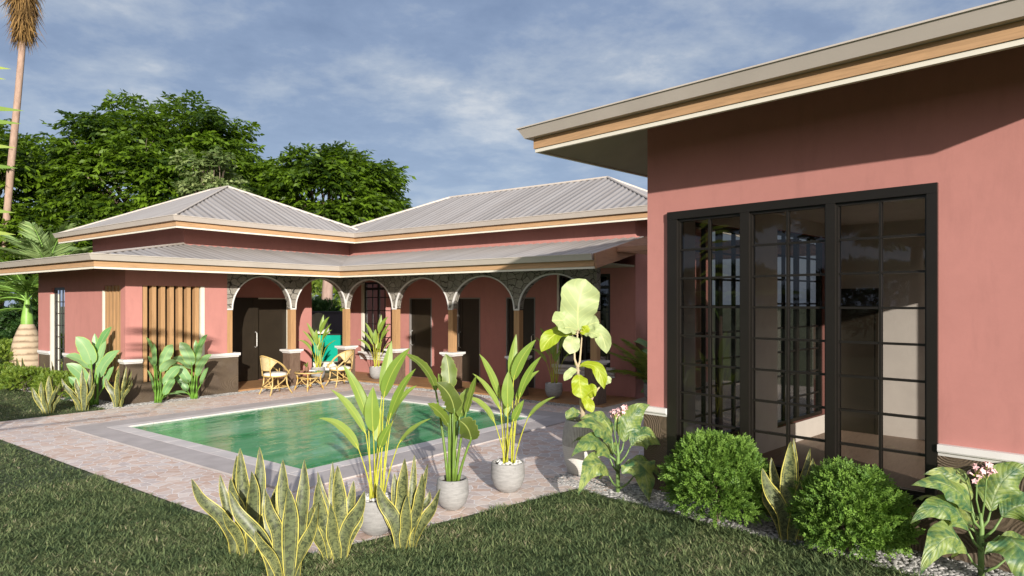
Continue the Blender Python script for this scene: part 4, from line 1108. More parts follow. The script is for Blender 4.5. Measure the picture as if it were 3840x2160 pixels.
def snake(kind, name_label, loc, rz, sc=1.):
    A = [((-.09, 0), (-.18, .32), (-.40, .66), .078, 0), ((-.04, .0), (-.045, .37), (-.123, .65), .072, -.03), ((0, 0), (-.012, .46), (-.04, .86), .085, .05), ((.04, 0), (.05, .37), (.06, .70), .092, -.05),
         ((.07, 0), (.10, .46), (.113, .855), .078, .06), ((.05, 0), (.13, .23), (.245, .575), .076, -.03), ((-.05, 0), (-.06, .5), (-.085, .79), .062, .1), ((-.11, 0), (-.15, .4), (-.19, .64), .055, .09), ((.02, 0), (.07, .3), (.14, .50), .06, .11), ((-.02, 0), (-.07, .22), (-.15, .42), .058, -.09)]
    B = [((-.04, 0), (-.08, .26), (-.21, .54), .09, -.03), ((-.02, 0), (-.01, .4), (.01, .735), .09, 0), ((.02, 0), (.05, .4), (.06, .73), .05, .09), ((.05, 0), (.12, .33), (.155, .62), .082, -.02),
         ((.08, 0), (.15, .2), (.295, .51), .08, -.05), ((-.03, 0), (-.06, .3), (-.10, .58), .07, .08), ((.03, 0), (.08, .3), (.165, .66), .055, .08), ((0, 0), (.03, .2), (.03, .47), .075, -.07), ((-.05, 0), (-.12, .22), (-.17, .36), .055, .04), ((.06, 0), (.12, .3), (.21, .44), .055, .06)]
    t = empty('snake_plant', loc, rz, name_label, 'snake plant', 'snake plants with yellow leaf margins', sc)
    r = random.Random(len(kind) * 7 + (3 if kind == 'A' else 5))
    for k, (a, m, c, w, y) in enumerate(A if kind == 'A' else B):
        b = MB(); tw = r.uniform(-.9, .9)
        lat = (c[0] - a[0])
        q1 = (a[0] * .62 + m[0] * .38 - lat * .05, y * .7, m[1] * .5); q2 = (m[0] * .45 + c[0] * .55 + lat * .10, y * 1.35, m[1] * .5 + c[1] * .5)
        blade(b, [(a[0], y * .5, -.01), q1, (m[0], y, m[1]), q2, (c[0] + r.uniform(-.015, .015), y * 1.6, c[1])], w * 1.28, (-lat * .9 + r.uniform(-.3, .3), -1, .25), 'snake', 20, 4, .26 + .16 * r.random(), .16, 0, k * 5 + (0 if kind == 'A' else 77), tw * .38)
        b.build('leaf', MT['snake'], t, smooth=True)
    return t
sA = snake('A', 'tallest snake plant in the grass at the front edge of the picture', (2.86, 4.22, 0), RZ)
sB = snake('B', 'snake plant on the paving edge in front of the pot, rightmost of the front row', (3.84, 4.03, 0), RZ)
place(sA, (2.98, 4.93, 0), RZ + .35, 'snake plant with arching leaf at the left end of the front row', .97)
place(sB, (3.36, 4.26, 0), RZ + .12, 'snake plant in the front row left of the pebble-topped pot', 1.02).scale = (-1.0, 1.0, 1.0)
place(sB, (5.93, 1.58, 0), RZ - .15, 'snake plant between the two round bushes below the big window', 1.14)
place(sB, (4.62, 14.00, 0), RZ - .2, 'dusky snake plant leftmost on the grass by the left house corner', .95).scale = (-.95, .95, .95)
place(sA, (5.13, 13.92, 0), RZ + .1, 'dusky snake plant in the middle of three by the left house corner', .92)
place(sB, (5.70, 13.80, .01), RZ, 'dusky snake plant nearest the dado at the left house corner', 1.05)
place(sA, (5.55, 18.6, 0), RZ + 1.2, 'small far snake plant among the bushes beyond the narrow window', .85)
place(sB, (5.62, 16.9, 0), RZ + 2.2, 'small snake plant against the dado below the narrow window', 1.0)

def tobacco(loc, rz, label, seed=1, sc=1.):
    t = empty('flowering_plant', loc, rz, label, 'flowering plant', 'big-leaved plants with pink flowers', sc)
    b = MB(); b.cur = .5
    b.tube([(0, 0, -.02), (0, 0, .18), (.004, 0, .36), (-.005, 0, .46)], [.021, .02, .016, .010], 10); b.build('stem', MT['tobstem'], t, smooth=True)
    L = [((-.012, 0, .355), (-.08, -.02, .465), (-.26, -.05, .67), (-.545, -.08, .68), .165, (.05, -.75, .65)),
         ((-.01, .03, .40), (-.03, .06, .53), (-.12, .10, .70), (-.33, .14, .70), .15, (0, -.9, .6)),
         ((-.01, -.02, .20), (-.114, -.04, .345), (-.32, -.09, .535), (-.59, -.14, .43), .18, (.05, -.75, .6)),
         ((-.01, -.02, .06), (-.163, -.10, .204), (-.37, -.19, .35), (-.60, -.27, .12), .20, (.1, -.75, .6)),
         ((.0, -.02, .24), (.045, -.12, .34), (.06, -.30, .30), (.03, -.44, .03), .30, (0, -.75, .65)),
         ((.01, .0, .36), (.067, .0, .47), (.17, .0, .71), (.36, -.02, .81), .21, (-.35, -.85, .3)),
         ((.01, -.01, .28), (.12, -.04, .443), (.27, -.09, .54), (.47, -.12, .40), .20, (0, -.75, .6)),
         ((.01, -.02, .05), (.13, -.06, .15), (.25, -.1, .28), (.40, -.14, .12), .17, (0, -.7, .7)),
         ((.0, .02, .22), (.03, .13, .33), (.06, .32, .42), (.1, .5, .30), .2, (0, .2, 1)), ((.0, .02, .3), (-.06, .12, .40), (-.16, .3, .5), (-.26, .42, .4), .18, (0, .2, 1))]
    for k, (p, bs, md, tp, w, fc) in enumerate(L):
        b = MB(); b.cur = .4; b.tube([p, ((p[0] + bs[0]) / 2 - .01 * (1 if bs[0] < 0 else -1), (p[1] + bs[1]) / 2, (p[2] + bs[2]) / 2 - .01), bs], [.011, .009, .006], 7)
        b.build('leaf_stalk', MT['tobstem'], t, smooth=True)
        b = MB(); bs, md, tp = V(bs), V(md), V(tp); ctrl = md * 2 - (bs + tp) / 2
        blade(b, [bs, ctrl, tp], w * 1.25, fc, 'tob', 26, 6, -.28, .24, .05, seed=seed * 17 + k)
        b.build('leaf', MT['tob'], t, smooth=True)
    r = random.Random(seed)
    for pts, c in (([(.0, .0, .40), (-.02, .02, .55), (-.017, .02, .69)], (-.014, .02, .73)), ([(.005, 0, .42), (.025, .0, .55), (.03, -.01, .69)], (.034, -.01, .77))):
        b = MB(); b.tube(pts + [c], [.008, .006, .005, .004], 6); stalk = b.build('flower_stalk', MT['tobstem'], t, smooth=True)
        fb, cb = MB(), MB()
        for k in range(9):
            a = r.uniform(0, 2 * PI); e = r.uniform(-.4, 1.2); d = V((math.cos(a) * math.cos(e) * .8, math.sin(a) * math.cos(e) * .8, .55 + .5 * math.sin(e))).normalized()
            o = V(c) + V((0, 0, r.uniform(-.07, .02))); q1 = o + d * .032; q2 = o + d * .062
            cb.tube([o, q1], [.004, .0065], 6); fb.cur = r.random(); fb.tube([q1, q2], [.0045, .007], 6)
            u = d.orthogonal().normalized(); w_ = d.cross(u)
            for j in range(5):
                an = 2 * PI * j / 5; p1 = u * math.cos(an) + w_ * math.sin(an); p2 = u * math.cos(an + .62) + w_ * math.sin(an + .62); p3 = u * math.cos(an - .62) + w_ * math.sin(an - .62)
                fb.face(q2, q2 + p3 * .016 + d * .005, q2 + p1 * .024 + d * .002, q2 + p2 * .016 + d * .005)
        fl = fb.build('flowers', MT['petal'], stalk); cb.build('flower_cups', MT['calyx'], stalk)
    return t
tobacco((6.31, 3.41, 0), RZ + .45, 'large-leaved plant with pink flowers on the grass beside the tall carved pot', 2, 1.12)
tobacco((5.98, .26, 0), RZ, 'large-leaved plant with pink flowers nearest the right edge of the lawn', 5, 1.02)

def bush(loc, rx, rz_, label, seed, mat='bush', n=1500, leaf=.021, name='round_bush', cat='bush', group='clipped round bushes under the window', flat=0., sprig=.085, sub=None):
    t = empty(name, loc, 0, label, cat, group)
    r = np.random.default_rng(seed)
    d = unit(r.normal(size=(n, 3))); d[:, 2] = np.where(d[:, 2] < -.55, -d[:, 2], d[:, 2])
    rad = 1 - np.abs(r.normal(0, .15, n)); lump = 1 + .07 * np.sin(d[:, 0] * 7 + seed) + .06 * np.sin(d[:, 1] * 9 + d[:, 2] * 6) + .05 * np.sin(d[:, 2] * 11 + 2 * seed)
    rr = np.array(rx if isinstance(rx, (tuple, list)) else (rx, rx)); sc = np.array([rr[0], rr[1], rz_])
    P = d * sc * (rad * lump)[:, None] + np.array([0, 0, rz_ * .93])
    D = unit(d + .55 * r.normal(size=(n, 3)) + np.array([0, 0, .35])); U = unit(np.cross(D, r.normal(size=(n, 3)))); W = np.cross(D, U)
    Q, R = [], []; nl = 6; base_r = r.random(n)
    for k in range(nl):
        s = (k + .5) / nl * sprig
        for sg in (-1, 1):
            Dl = D * .75 + U * sg + .15 * r.normal(size=(n, 3))
            L = leaf * (1.15 - .5 * abs(k / nl - .45)) * r.uniform(.8, 1.2, n)
            Q.append(diamonds(P + D * s, Dl, W + .3 * r.normal(size=(n, 3)), L, L * .27, .1)); R.append(np.clip(base_r + r.normal(0, .12, n), 0, 1))
    Q.append(diamonds(P + D * sprig, D, W, np.full(n, leaf), np.full(n, leaf * .27), .1)); R.append(base_r)
    Q = np.concatenate(Q); Q[:, :, 2] = np.maximum(Q[:, :, 2], .004)
    npmesh('foliage', Q, MT[mat], t, np.concatenate(R))
    b = MB(); q = random.Random(seed)
    for k in range(12):
        a = q.uniform(0, 2 * PI); e = q.uniform(.2, .8); x, y = math.cos(a) * rr[0] * .55 * e, math.sin(a) * rr[1] * .55 * e
        b.tube([(x * .08, y * .08, 0), (x * .5, y * .5, rz_ * .8), (x, y, rz_ * q.uniform(1.0, 1.6))], [.008, .005, .002], 5)
    b.build('stems', MT['bark'], t)
    return t
bush((6.02, 2.24, 0), .40, .385, 'round clipped bush at the left end of the big window', 3, n=3600, leaf=.025, sprig=.10)
bush((5.93, 1.12, 0), .37, .315, 'round clipped bush at the right end of the big window, beside the flowering plant', 8, n=3600, leaf=.025, sprig=.10)
bush((5.30, 19.5, 0), (.55, .6), .24, 'low feathery shrub left of the small far snake plant', 21, 'hedge', 1500, .026, 'low_shrub', 'shrub', 'low shrubs along the left house wall')
bush((5.45, 18.0, 0), (.45, .7), .26, 'low feathery shrub behind the leftmost corner snake plant', 22, 'hedge', 1500, .026, 'low_shrub', 'shrub', 'low shrubs along the left house wall')
bush((5.50, 16.1, 0), (.42, .7), .26, 'low feathery shrub against the dado behind the middle corner snake plant', 23, 'hedge', 1500, .026, 'low_shrub', 'shrub', 'low shrubs along the left house wall')
bush((6.4, 24.6, 0), (2.2, 1.2), .40, 'long light green hedge at the foot of the bottle palm', 25, 'hedge', 4200, .045, 'hedge', 'hedge', None, sprig=.14)
bush((3.4, 27.5, 0), (2.0, 1.2), .45, 'light green hedge at the left edge behind the lawn', 26, 'hedge', 3200, .05, 'hedge', 'hedge', None, sprig=.15)

def fig():
    t = empty('potted_fig_tree', (6.80, 4.14, .012), RZ, 'fiddle-leaf fig tree with huge pale leaves in a tall carved pot', 'potted tree')
    b = MB(); b.lathe([(0, 0), (.165, 0), (.18, .012), (.215, .14), (.236, .29), (.238, .40), (.222, .52), (.200, .605), (.196, .622), (.180, .622), (.174, .60), (.172, .55)], 48); b.build('pot', MT['tallpot'], t, smooth=True)
    b = MB(); b.lathe([(.176, .575), (0, .585)], 28); b.build('soil', MT['potsoil'], t)
    b = MB(); b.cur = .3
    b.tube([(.01, 0, .56), (.0, 0, .72), (-.015, .01, .86), (-.05, .0, 1.06), (-.056, 0, 1.24)], [.036, .031, .026, .019, .018], 10); tr = b.build('trunk', MT['figbark'], t, smooth=True)
    for pts, rd in (([(-.056, 0, 1.23), (-.092, .01, 1.33), (-.095, .0, 1.45), (-.062, -.01, 1.58), (-.06, -.01, 1.72)], [.016, .013, .011, .010, .008]), ([(-.056, 0, 1.23), (-.03, .02, 1.30), (-.014, .02, 1.49), (.0, .02, 1.67)], [.015, .012, .010, .007]), ([(.01, 0, .74), (.09, -.01, .826), (.13, -.01, .91), (.18, -.02, .985), (.23, -.02, 1.03)], [.022, .018, .014, .011, .006])):
        b = MB(); b.tube(pts, rd, 9); b.build('branch', MT['figtwig'], tr, smooth=True)
    Ls = [((-.05, -.03, 1.665), (-.10, -.13, 1.98), (.03, -.06, 2.265), .475, (.10, -1, .12), 'fig'),
          ((-.07, -.02, 1.68), (-.22, -.12, 1.82), (-.37, -.18, 1.78), .24, (.2, -.9, .45), 'fig'),
          ((-.07, -.03, 1.66), (-.16, -.14, 1.74), (-.30, -.22, 1.68), .21, (.1, -.8, .6), 'fig'),
          ((-.08, -.01, 1.62), (-.33, -.06, 1.74), (-.49, -.10, 1.42), .20, (.25, -.7, .7), 'figl'),
          ((-.12, -.05, 1.60), (-.13, -.15, 1.56), (-.165, -.17, 1.40), .20, (.0, -1, .3), 'fig'),
          ((.0, .02, 1.65), (.07, -.03, 1.76), (.19, -.06, 1.76), .21, (-.2, -.9, .4), 'fig'),
          ((.0, -.02, 1.63), (.08, -.1, 1.68), (.18, -.14, 1.60), .15, (-.1, -.8, .6), 'fig'),
          ((.03, .0, 1.67), (.24, -.05, 1.74), (.27, -.09, 1.40), .19, (-.35, -.8, .6), 'fig'),
          ((-.03, -.03, 1.66), (.02, -.06, 1.64), (.05, -.07, 1.73), .11, (0, -1, .3), 'figl'),
          ((-.045, -.01, 1.24), (.20, -.06, 1.36), (.24, -.10, .99), .15, (-.4, -.6, .8), 'figl'),
          ((-.06, -.01, 1.20), (-.14, -.04, 1.22), (-.22, -.06, 1.08), .10, (.2, -.8, .6), 'fig'),
          ((-.045, -.03, 1.155), (-.05, -.12, 1.06), (-.018, -.13, .885), .215, (.05, -1, .25), 'figl'),
          ((.03, -.03, .88), (.08, -.10, .99), (.16, -.11, .985), .16, (-.1, -1, .25), 'figl'),
          ((-.01, -.03, .90), (.05, -.10, .86), (.105, -.12, .72), .125, (-.1, -.9, .4), 'figl'),
          ((.22, -.02, 1.03), (.28, -.04, 1.09), (.335, -.05, 1.105), .09, (-.1, -1, .3), 'fig'),
          ((-.03, -.02, .70), (-.12, -.06, .74), (-.19, -.09, .63), .14, (.1, -.8, .6), 'tob'),
          ((-.15, .04, 1.93), (-.2, .05, 2.04), (-.215, .04, 2.13), .10, (.2, -1, 0), 'figl'),
          ((-.10, .10, 1.72), (-.2, .16, 1.86), (-.34, .18, 1.83), .15, (.1, -.5, .8), 'ban'),
          ((.02, .1, 1.68), (.05, .2, 1.85), (.1, .3, 1.83), .2, (0, .2, 1), 'figl'),
          ((-.03, .1, 1.2), (.0, .2, 1.3), (.02, .3, 1.2), .16, (0, .3, 1), 'figl')]
    global root_z
    stem_leaf_plant(t, Ls, 'fig', 'figtwig', 'fig', 0, seed=12, fold=.16, wave=.22, ragged=.05, n=18)
    Q = MB()
    for k, L in enumerate(Ls):                           # short leaf stalks
        bs = V(L[0]); md = V(L[1]); d = (md - bs).normalized()
        Q.tube([bs - d * .035, bs + d * .03], [.0045, .004], 5)
    Q.build('leaf_stalks', MT['figtwig'], t)
fig()

# ------------------------------------------------------------------ palms
def palm_part(root, name, Ps, mat, rv=None):
    return npmesh(name, np.concatenate(Ps), MT[mat], root, rv if rv is not None else None)
def fronds_on(root, c, specs, mat, stalkmat, name='frond', rach=.014):
    """specs: (azimuth, elevation, length, leaflets, leaflet length, leaflet width, arch, seed)"""
    for (az, el, ln, nl, ll, lw, ar, sd) in specs:
        d = (math.cos(az) * math.cos(el), math.sin(az) * math.cos(el), math.sin(el)); up = (-math.cos(az) * math.sin(el), -math.sin(az) * math.sin(el), math.cos(el))
        Ps = []; pts = frond(Ps, c, d, up, ln, nl, ll, lw, ar, seed=sd)
        f = palm_part(root, name, Ps, mat, np.clip(np.random.default_rng(sd).normal(.5, .22, nl * 2), 0, 1))
        b = MB(); b.tube(pts, [rach * (1 - .8 * i / 11) for i in range(12)], 6); b.build('rachis', MT[stalkmat], f, smooth=True)
def areca():
    t = empty('potted_palm', (12.60, 6.0, .015), RZ, 'feathery areca palm in a pale pot at the shaded end of the arcade', 'potted palm')
    bowl_pot(t, .2, .36, .18, stones=False)
    r = random.Random(4); S = []
    for k in range(20): S.append((k * 2.4, r.uniform(.35, 1.3), r.uniform(.85, 1.25), 32, .32, .016, r.uniform(.35, .7), 40 + k))
    fronds_on(t, (0, 0, .36), S, 'areca', 'helistem', rach=.008)
    b = MB()
    for k in range(7): a = r.uniform(0, 6.28); b.tube([(.03 * math.cos(a), .03 * math.sin(a), .3), (.05 * math.cos(a), .05 * math.sin(a), .55)], [.012, .008], 6)
    b.build('canes', MT['padstem'], t)
areca()
p = place(gb, (13.06, 6.08, .015), RZ + .2, 'tall paddle-leaved plant behind the areca palm at the end of the arcade', 1.4)
p['group'] = 'paddle plants between the houses'

def bottle_palm():
    t = empty('bottle_palm', (7.2, 23.54, 0), 0, 'bottle palm with swollen ringed trunk behind the left end of the house', 'palm tree')
    b = MB(); b.lathe([(.44, -.05), (.43, .3), (.40, .65), (.34, .95), (.25, 1.2), (.175, 1.37)], 28); b.build('trunk', MT['bottle'], t, smooth=True)
    b = MB(); b.lathe([(.165, 1.37), (.16, 1.5), (.135, 1.7), (.105, 1.85), (.07, 2.05), (.03, 2.2)], 20); b.build('crown_shaft', MT['shaft'], t, smooth=True)
    left = math.radians(37.3 + 90)
    S = [(left + .15, .55, 1.9, 44, .62, .024, 1.0, 1), (left + .55, 1.0, 1.7, 42, .55, .024, .9, 2), (left - .5, .75, 1.7, 42, .58, .024, 1.0, 3), (left + 2.6, .9, 1.7, 42, .5, .024, .9, 4), (left + 3.2, .6, 1.6, 40, .5, .024, 1.0, 5),
         (left - 1.5, 1.0, 1.6, 40, .5, .024, .8, 6), (left + 1.4, 1.15, 1.8, 42, .5, .024, .7, 7), (left + 2.0, .7, 1.7, 40, .5, .024, .9, 8), (left + .0, .1, 1.7, 40, .58, .024, .8, 9), (left - 1.0, .45, 1.6, 40, .55, .024, .9, 10)]
    fronds_on(t, (0, 0, 2.05), S, 'palm', 'shaft', rach=.028)
bottle_palm()
def pale_palm():
    t = empty('palm_tree', (8.4, 25.6, 0), 0, 'pale green palm with stiff upright leaflets above the left eave', 'palm tree')
    b = MB(); b.tube([(0, 0, 0), (.05, 0, 1.5), (0, 0, 3.0)], [.16, .13, .11], 14); b.build('trunk', MT['palmbark'], t, smooth=True)
    left = math.radians(37.3 + 90)
    S = [(left + .1, 1.0, 1.9, 34, .75, .032, .45, 11), (left - .5, 1.25, 1.9, 34, .75, .032, .4, 12), (left + .9, .8, 1.6, 30, .7, .03, .6, 13), (left + 2.7, 1.2, 1.8, 32, .7, .03, .45, 14), (left + 3.3, .85, 1.7, 30, .7, .03, .6, 15), (left - .2, .5, 1.7, 30, .7, .03, .6, 16), (left - 1.4, .9, 1.7, 30, .7, .03, .6, 17), (left + 1.8, .9, 1.7, 30, .7, .03, .6, 18)]
    fronds_on(t, (0, 0, 2.95), S, 'palmpale', 'shaft', rach=.03)
pale_palm()
def far_palm(loc, h, label, seed, mat='palm'):
    t = empty('palm_tree', loc, 0, label, 'palm tree')
    b = MB(); b.tube([(0, 0, 0), (.05, .05, h * .5), (0, 0, h)], [.15, .12, .10], 10); b.build('trunk', MT['palmbark'], t, smooth=True)
    r = random.Random(seed); fronds_on(t, (0, 0, h), [(r.uniform(0, 6.28), r.uniform(.1, 1.1), 1.9, 28, .6, .022, .9, seed * 20 + k) for k in range(11)], mat, 'shaft', rach=.02)
far_palm((6.6, 27.5, 0), 2.1, 'dark feathery palm at the left edge behind the bottle palm', 3, 'areca')
far_palm((8.8, 27.4, 0), 1.5, 'low feathery palm between the bottle palm and the trees', 6, 'palm')
def tall_palm():
    t = empty('tall_palm', (8.37, 30.26, 0), 0, 'very tall slender palm trunk with brown hanging dead fronds at the left', 'palm tree')
    top = (.62, -.42, 12.2)
    b = MB(); P = [(-.1, .07, 0), (0, 0, 1.5), (.12, -.1, 4), (.30, -.22, 7), (.47, -.33, 9.5), (.60, -.41, 11.6), top]
    b.tube(P, [.17, .125, .115, .125, .115, .11, .10], 14); b.build('trunk', MT['palmbark'], t, smooth=True)
    r = np.random.default_rng(5); n = 2600
    a = r.uniform(0, 2 * PI, n); q = r.uniform(.0, 1, n); hh = r.uniform(0, 1, n)
    rad = .10 + .44 * q * (.35 + .65 * hh)
    Pp = np.stack([top[0] + rad * np.cos(a), top[1] + rad * np.sin(a), 12.2 - .05 + 2.3 * hh], 1)
    D = np.stack([.25 * np.cos(a), .25 * np.sin(a), -np.ones(n)], 1) + .22 * r.normal(size=(n, 3)); N = np.stack([np.cos(a), np.sin(a), .2 * np.ones(n)], 1) + .4 * r.normal(size=(n, 3))
    npmesh('dead_fronds', diamonds(Pp, D, N, r.uniform(.35, .95, n), r.uniform(.008, .022, n), .2), MT['deadpalm'], t, r.random(n))
    fronds_on(t, (top[0], top[1], 14.3), [(k * .9, .75 + .25 * (k % 3), 2.2, 36, .8, .03, .9, 60 + k) for k in range(9)], 'palm', 'shaft', rach=.03)
tall_palm()
def near_palm():
    t = empty('young_palm', (-.5, 7.9, 0), 0, 'young palm at the left edge with a few leaflet tips reaching into view', 'palm tree')
    b = MB(); b.tube([(0, 0, 0), (.03, -.05, .9), (.05, -.08, 1.7)], [.09, .08, .06], 12); b.build('trunk', MT['palmbark'], t, smooth=True)
    # the frond that reaches the picture: rachis climbs just outside the frame, leaflets point right
    Rt = np.array([.606, -.7955, 0]); Fw = np.array([.7955, .606, 0])
    o = np.array([-.5, 7.9, 0.]); def_pts = lambda la, fw, z: Rt * la + Fw * fw + np.array([0, 0, z]) - o
    pts = [def_pts(-4.62 - .03 * k, 5.0, 1.9 + .2 * k) for k in range(12)]
    tips = [(262, 30), (300, 10), (418, 76), (466, 65), (556, 46), (632, 53), (798, 43), (880, 46)]
    k = 506.
    P, D, L = [], [], []
    for v, u in tips:
        z = 2 + (1136 - v) / k; la = -3.79 + (u + 0) / k
        bs = def_pts(-4.64, 5.03, z + .05); tp = def_pts(la, 4.98, z)
        P.append(bs); D.append(tp - bs); L.append(np.linalg.norm(tp - bs))
        bs2 = def_pts(-4.66, 5.03, z + .02); tp2 = def_pts(-5.4, 5.1, z - .12); P.append(bs2); D.append(tp2 - bs2); L.append(np.linalg.norm(tp2 - bs2))
    P, D, L = map(np.array, (P, D, L)); N = np.tile(-Fw * .8 + np.array([0, 0, .45]), (len(P), 1))
    mbb = MB()
    for p_, d_, l_ in zip(P, D, L): blade(mbb, [p_, p_ + d_ * .5 + np.array([0, 0, .02]), p_ + d_ * 1.04], .062, tuple(-Fw + np.array([0, 0, .35])), 'paddle', 10, 2, .3, seed=int(l_ * 1e4) % 97)
    f = mbb.build('frond', MT['fgpalm'], t, smooth=True)
    b = MB(); b.tube([(.05, -.08, 1.6)] + [tuple(q) for q in pts], [.03] + [.022 * (1 - .07 * k) for k in range(12)], 7); b.build('rachis', MT['shaft'], f, smooth=True)
    fronds_on(t, (.05, -.08, 1.7), [(2.2 + .5 * j, .7, 1.6, 24, .5, .028, .8, 90 + j) for j in range(5)], 'fgpalm', 'shaft', rach=.02)
near_palm()

# ------------------------------------------------------------------ broad trees
def tree(name, loc, R, Hc, z0, label, seed, mat='tree', bark='bark', nclump=46, nspray=44, leaf=.27, lw=.058, trunk_r=.26, lean=(0, 0), cat='tree', group=None, open_=.55):
    """R crown radius, Hc crown height, z0 crown base height"""
    t = empty(name, loc, 0, label, cat, group); r = np.random.default_rng(seed); q = random.Random(seed)
    d = unit(r.normal(size=(nclump, 3))); d[:, 2] = np.abs(d[:, 2]) * 1.15 - .35; d = unit(d)
    rad = r.uniform(open_, 1.0, nclump) ** .6
    zc = z0 + Hc * .42
    C = d * np.array([R, R, Hc * .58]) * rad[:, None] + np.array([lean[0], lean[1], zc])
    cs = R * r.uniform(.20, .34, nclump)
    base = np.repeat(np.arange(nclump), nspray); n = len(base)
    o = r.normal(size=(n, 3)); o = unit(o) * (r.random(n) ** .4)[:, None]; o[:, 2] *= .62
    S = C[base] + o * cs[base][:, None]
    out = unit(S - np.array([lean[0], lean[1], zc - Hc * .25])); out[:, 2] *= .4
    D = unit(out + .55 * r.normal(size=(n, 3)) * np.array([1, 1, .5]) - np.array([0, 0, .22]))
    tone = np.clip(r.normal(.38, .26, nclump)[base] + r.normal(0, .16, n), 0, 1)
    Q, Rr = [], []; nl = 9; tw = leaf * 2.3
    U = unit(np.cross(D, np.array([0, 0, 1.]) + .3 * r.normal(size=(n, 3))))
    for k in range(nl):
        sg = 1 if k % 2 else -1; s = tw * (k + 1) / nl
        P = S + D * s - np.array([0, 0, .5]) * (s * s / tw) * .35
        Dl = D * .9 + U * sg * r.uniform(.4, 1.1, n)[:, None] - np.array([0, 0, 1]) * r.uniform(.2, .75, n)[:, None]
        N = np.array([0, 0, 1.]) + .55 * r.normal(size=(n, 3)); L = leaf * r.uniform(.7, 1.25, n)
        Q.append(diamonds(P, Dl, N, L, lw * r.uniform(.8, 1.25, n), .15)); Rr.append(np.clip(tone + r.normal(0, .13, n), 0, 1))
    npmesh('crown', np.concatenate(Q), MT[mat], t, np.concatenate(Rr))
    b = MB(); zt = z0 + Hc * .12
    b.tube([(0, 0, -.1), (lean[0] * .2, lean[1] * .2, zt * .5), (lean[0] * .55, lean[1] * .55, zt)], [trunk_r * 1.25, trunk_r, trunk_r * .75], 14)
    tr = b.build('trunk', MT[bark], t, smooth=True); top = V((lean[0] * .55, lean[1] * .55, zt))
    b = MB()
    for c in C[:: max(1, nclump // 26)]:
        c = V(c); m = top.lerp(c, .5) + V((q.uniform(-.3, .3), q.uniform(-.3, .3), -.12 * R))
        b.tube([bez(top, m, c, k / 6) for k in range(7)], [trunk_r * (.42 - .052 * k) for k in range(7)], 6)
        for _ in range(4):
            e = c + V((q.uniform(-1, 1), q.uniform(-1, 1), q.uniform(-.3, .6))) * R * .22
            s = bez(top, m, c, q.uniform(.6, .95)); b.tube([s, s.lerp(e, .5) + V((0, 0, .05)), e], [trunk_r * .12, trunk_r * .07, trunk_r * .02], 5)
    b.build('limbs', MT[bark], tr, smooth=True)
    return t
TG = 'broad trees behind the house'
tree('broad_tree', (14.5, 30.5, 0), 4.0, 7.0, 3.8, 'tallest broad tree with domed crown behind the left roof', 2, nclump=100, nspray=64, group=TG)
tree('broad_tree', (18.85, 24.8, 0), 2.75, 4.9, 4.2, 'broad tree with smooth pinkish trunk behind the gap between the roofs', 5, bark='pinkbark', nclump=72, nspray=54, trunk_r=.24, lean=(.25, -.3), group=TG)
tree('broad_tree', (8.4, 34.0, 0), 3.3, 6.0, 3.4, 'broad tree at the far left behind the tall palm trunk', 8, nclump=78, nspray=50, group=TG)
tree('broad_tree', (10.9, 30.9, 0), 3.0, 3.7, 1.8, 'low dark spreading tree below and left of the tallest tree', 13, nclump=78, nspray=52, group=TG)
tree('broad_tree', (13.6, 33.2, 0), 3.2, 4.6, 2.0, 'dense lower tree filling in behind the left roof', 15, nclump=66, nspray=50, group=TG)
tree('sparse_tree', (12.7, 23.4, 0), 1.55, 4.0, 3.4, 'thin pale-leaved tree in front of the tallest tree', 17, mat='tree2', nclump=46, nspray=24, leaf=.15, lw=.06, trunk_r=.09, open_=.3)
for k, (x, y, rx, rz_, lb) in enumerate(((16.8, 22.6, 1.0, 1.05, 'round dark shrub beyond the grey garden wall, left of the trunk'), (18.6, 20.9, 1.0, 1.1, 'round dark shrub beyond the grey garden wall, right of the trunk'))):
    bush((x, y, 0), rx, rz_, lb, 31 + k, 'hedge2', 1600, .06, 'far_shrub', 'shrub', 'shrubs beyond the garden wall', sprig=.2)
bush((19.6, 26.9, 0), 2.2, 1.7, 'sunlit yellow-green shrub behind the pinkish trunk', 35, 'hedge', 2600, .09, 'far_shrub', 'shrub', 'shrubs beyond the garden wall', sprig=.3)
bush((10.2, 28.0, 0), 2.6, 1.1, 'dark shrub mass under the trees behind the bottle palm', 36, 'hedge2', 2600, .09, 'far_shrub', 'shrub', 'shrubs under the left trees', sprig=.3)
bush((5.6, 31.5, 0), 2.8, 1.3, 'dark shrub mass at the left edge behind the hedges', 37, 'hedge2', 2600, .09, 'far_shrub', 'shrub', 'shrubs under the left trees', sprig=.3)

sh = bush((-5, 33, 0), 3.0, 2.0, 'row of dark shrubs beyond the left lawn, mirrored in the window panes', 41, 'hedge2', 2600, .11, 'tall_shrub', 'shrub', 'shrubs along the far side of the left lawn', sprig=.35)
for x, y in ((-9.5, 30), (-13.5, 25.5), (-17, 20), (-20, 14), (-22, 7.5), (-23, 1)): place(sh, (x, y, 0), x, sh['label'])
src = [o for o in COL.objects if o.get('group') == TG]
for k, (x, y, rz_, lb) in enumerate(((-9, 15, .4, 'broad tree out on the left lawn, mirrored in the left panes of the big window'), (-15, 10, 2.0, 'broad tree out on the left lawn, mirrored in the middle panes of the big window'), (-5, 33, 3.3, 'broad tree far down the left lawn, mirrored in the narrow window of the left wall'))):
    place(src[(0, 2, 3)[k]], (x, y, 0), rz_, lb)
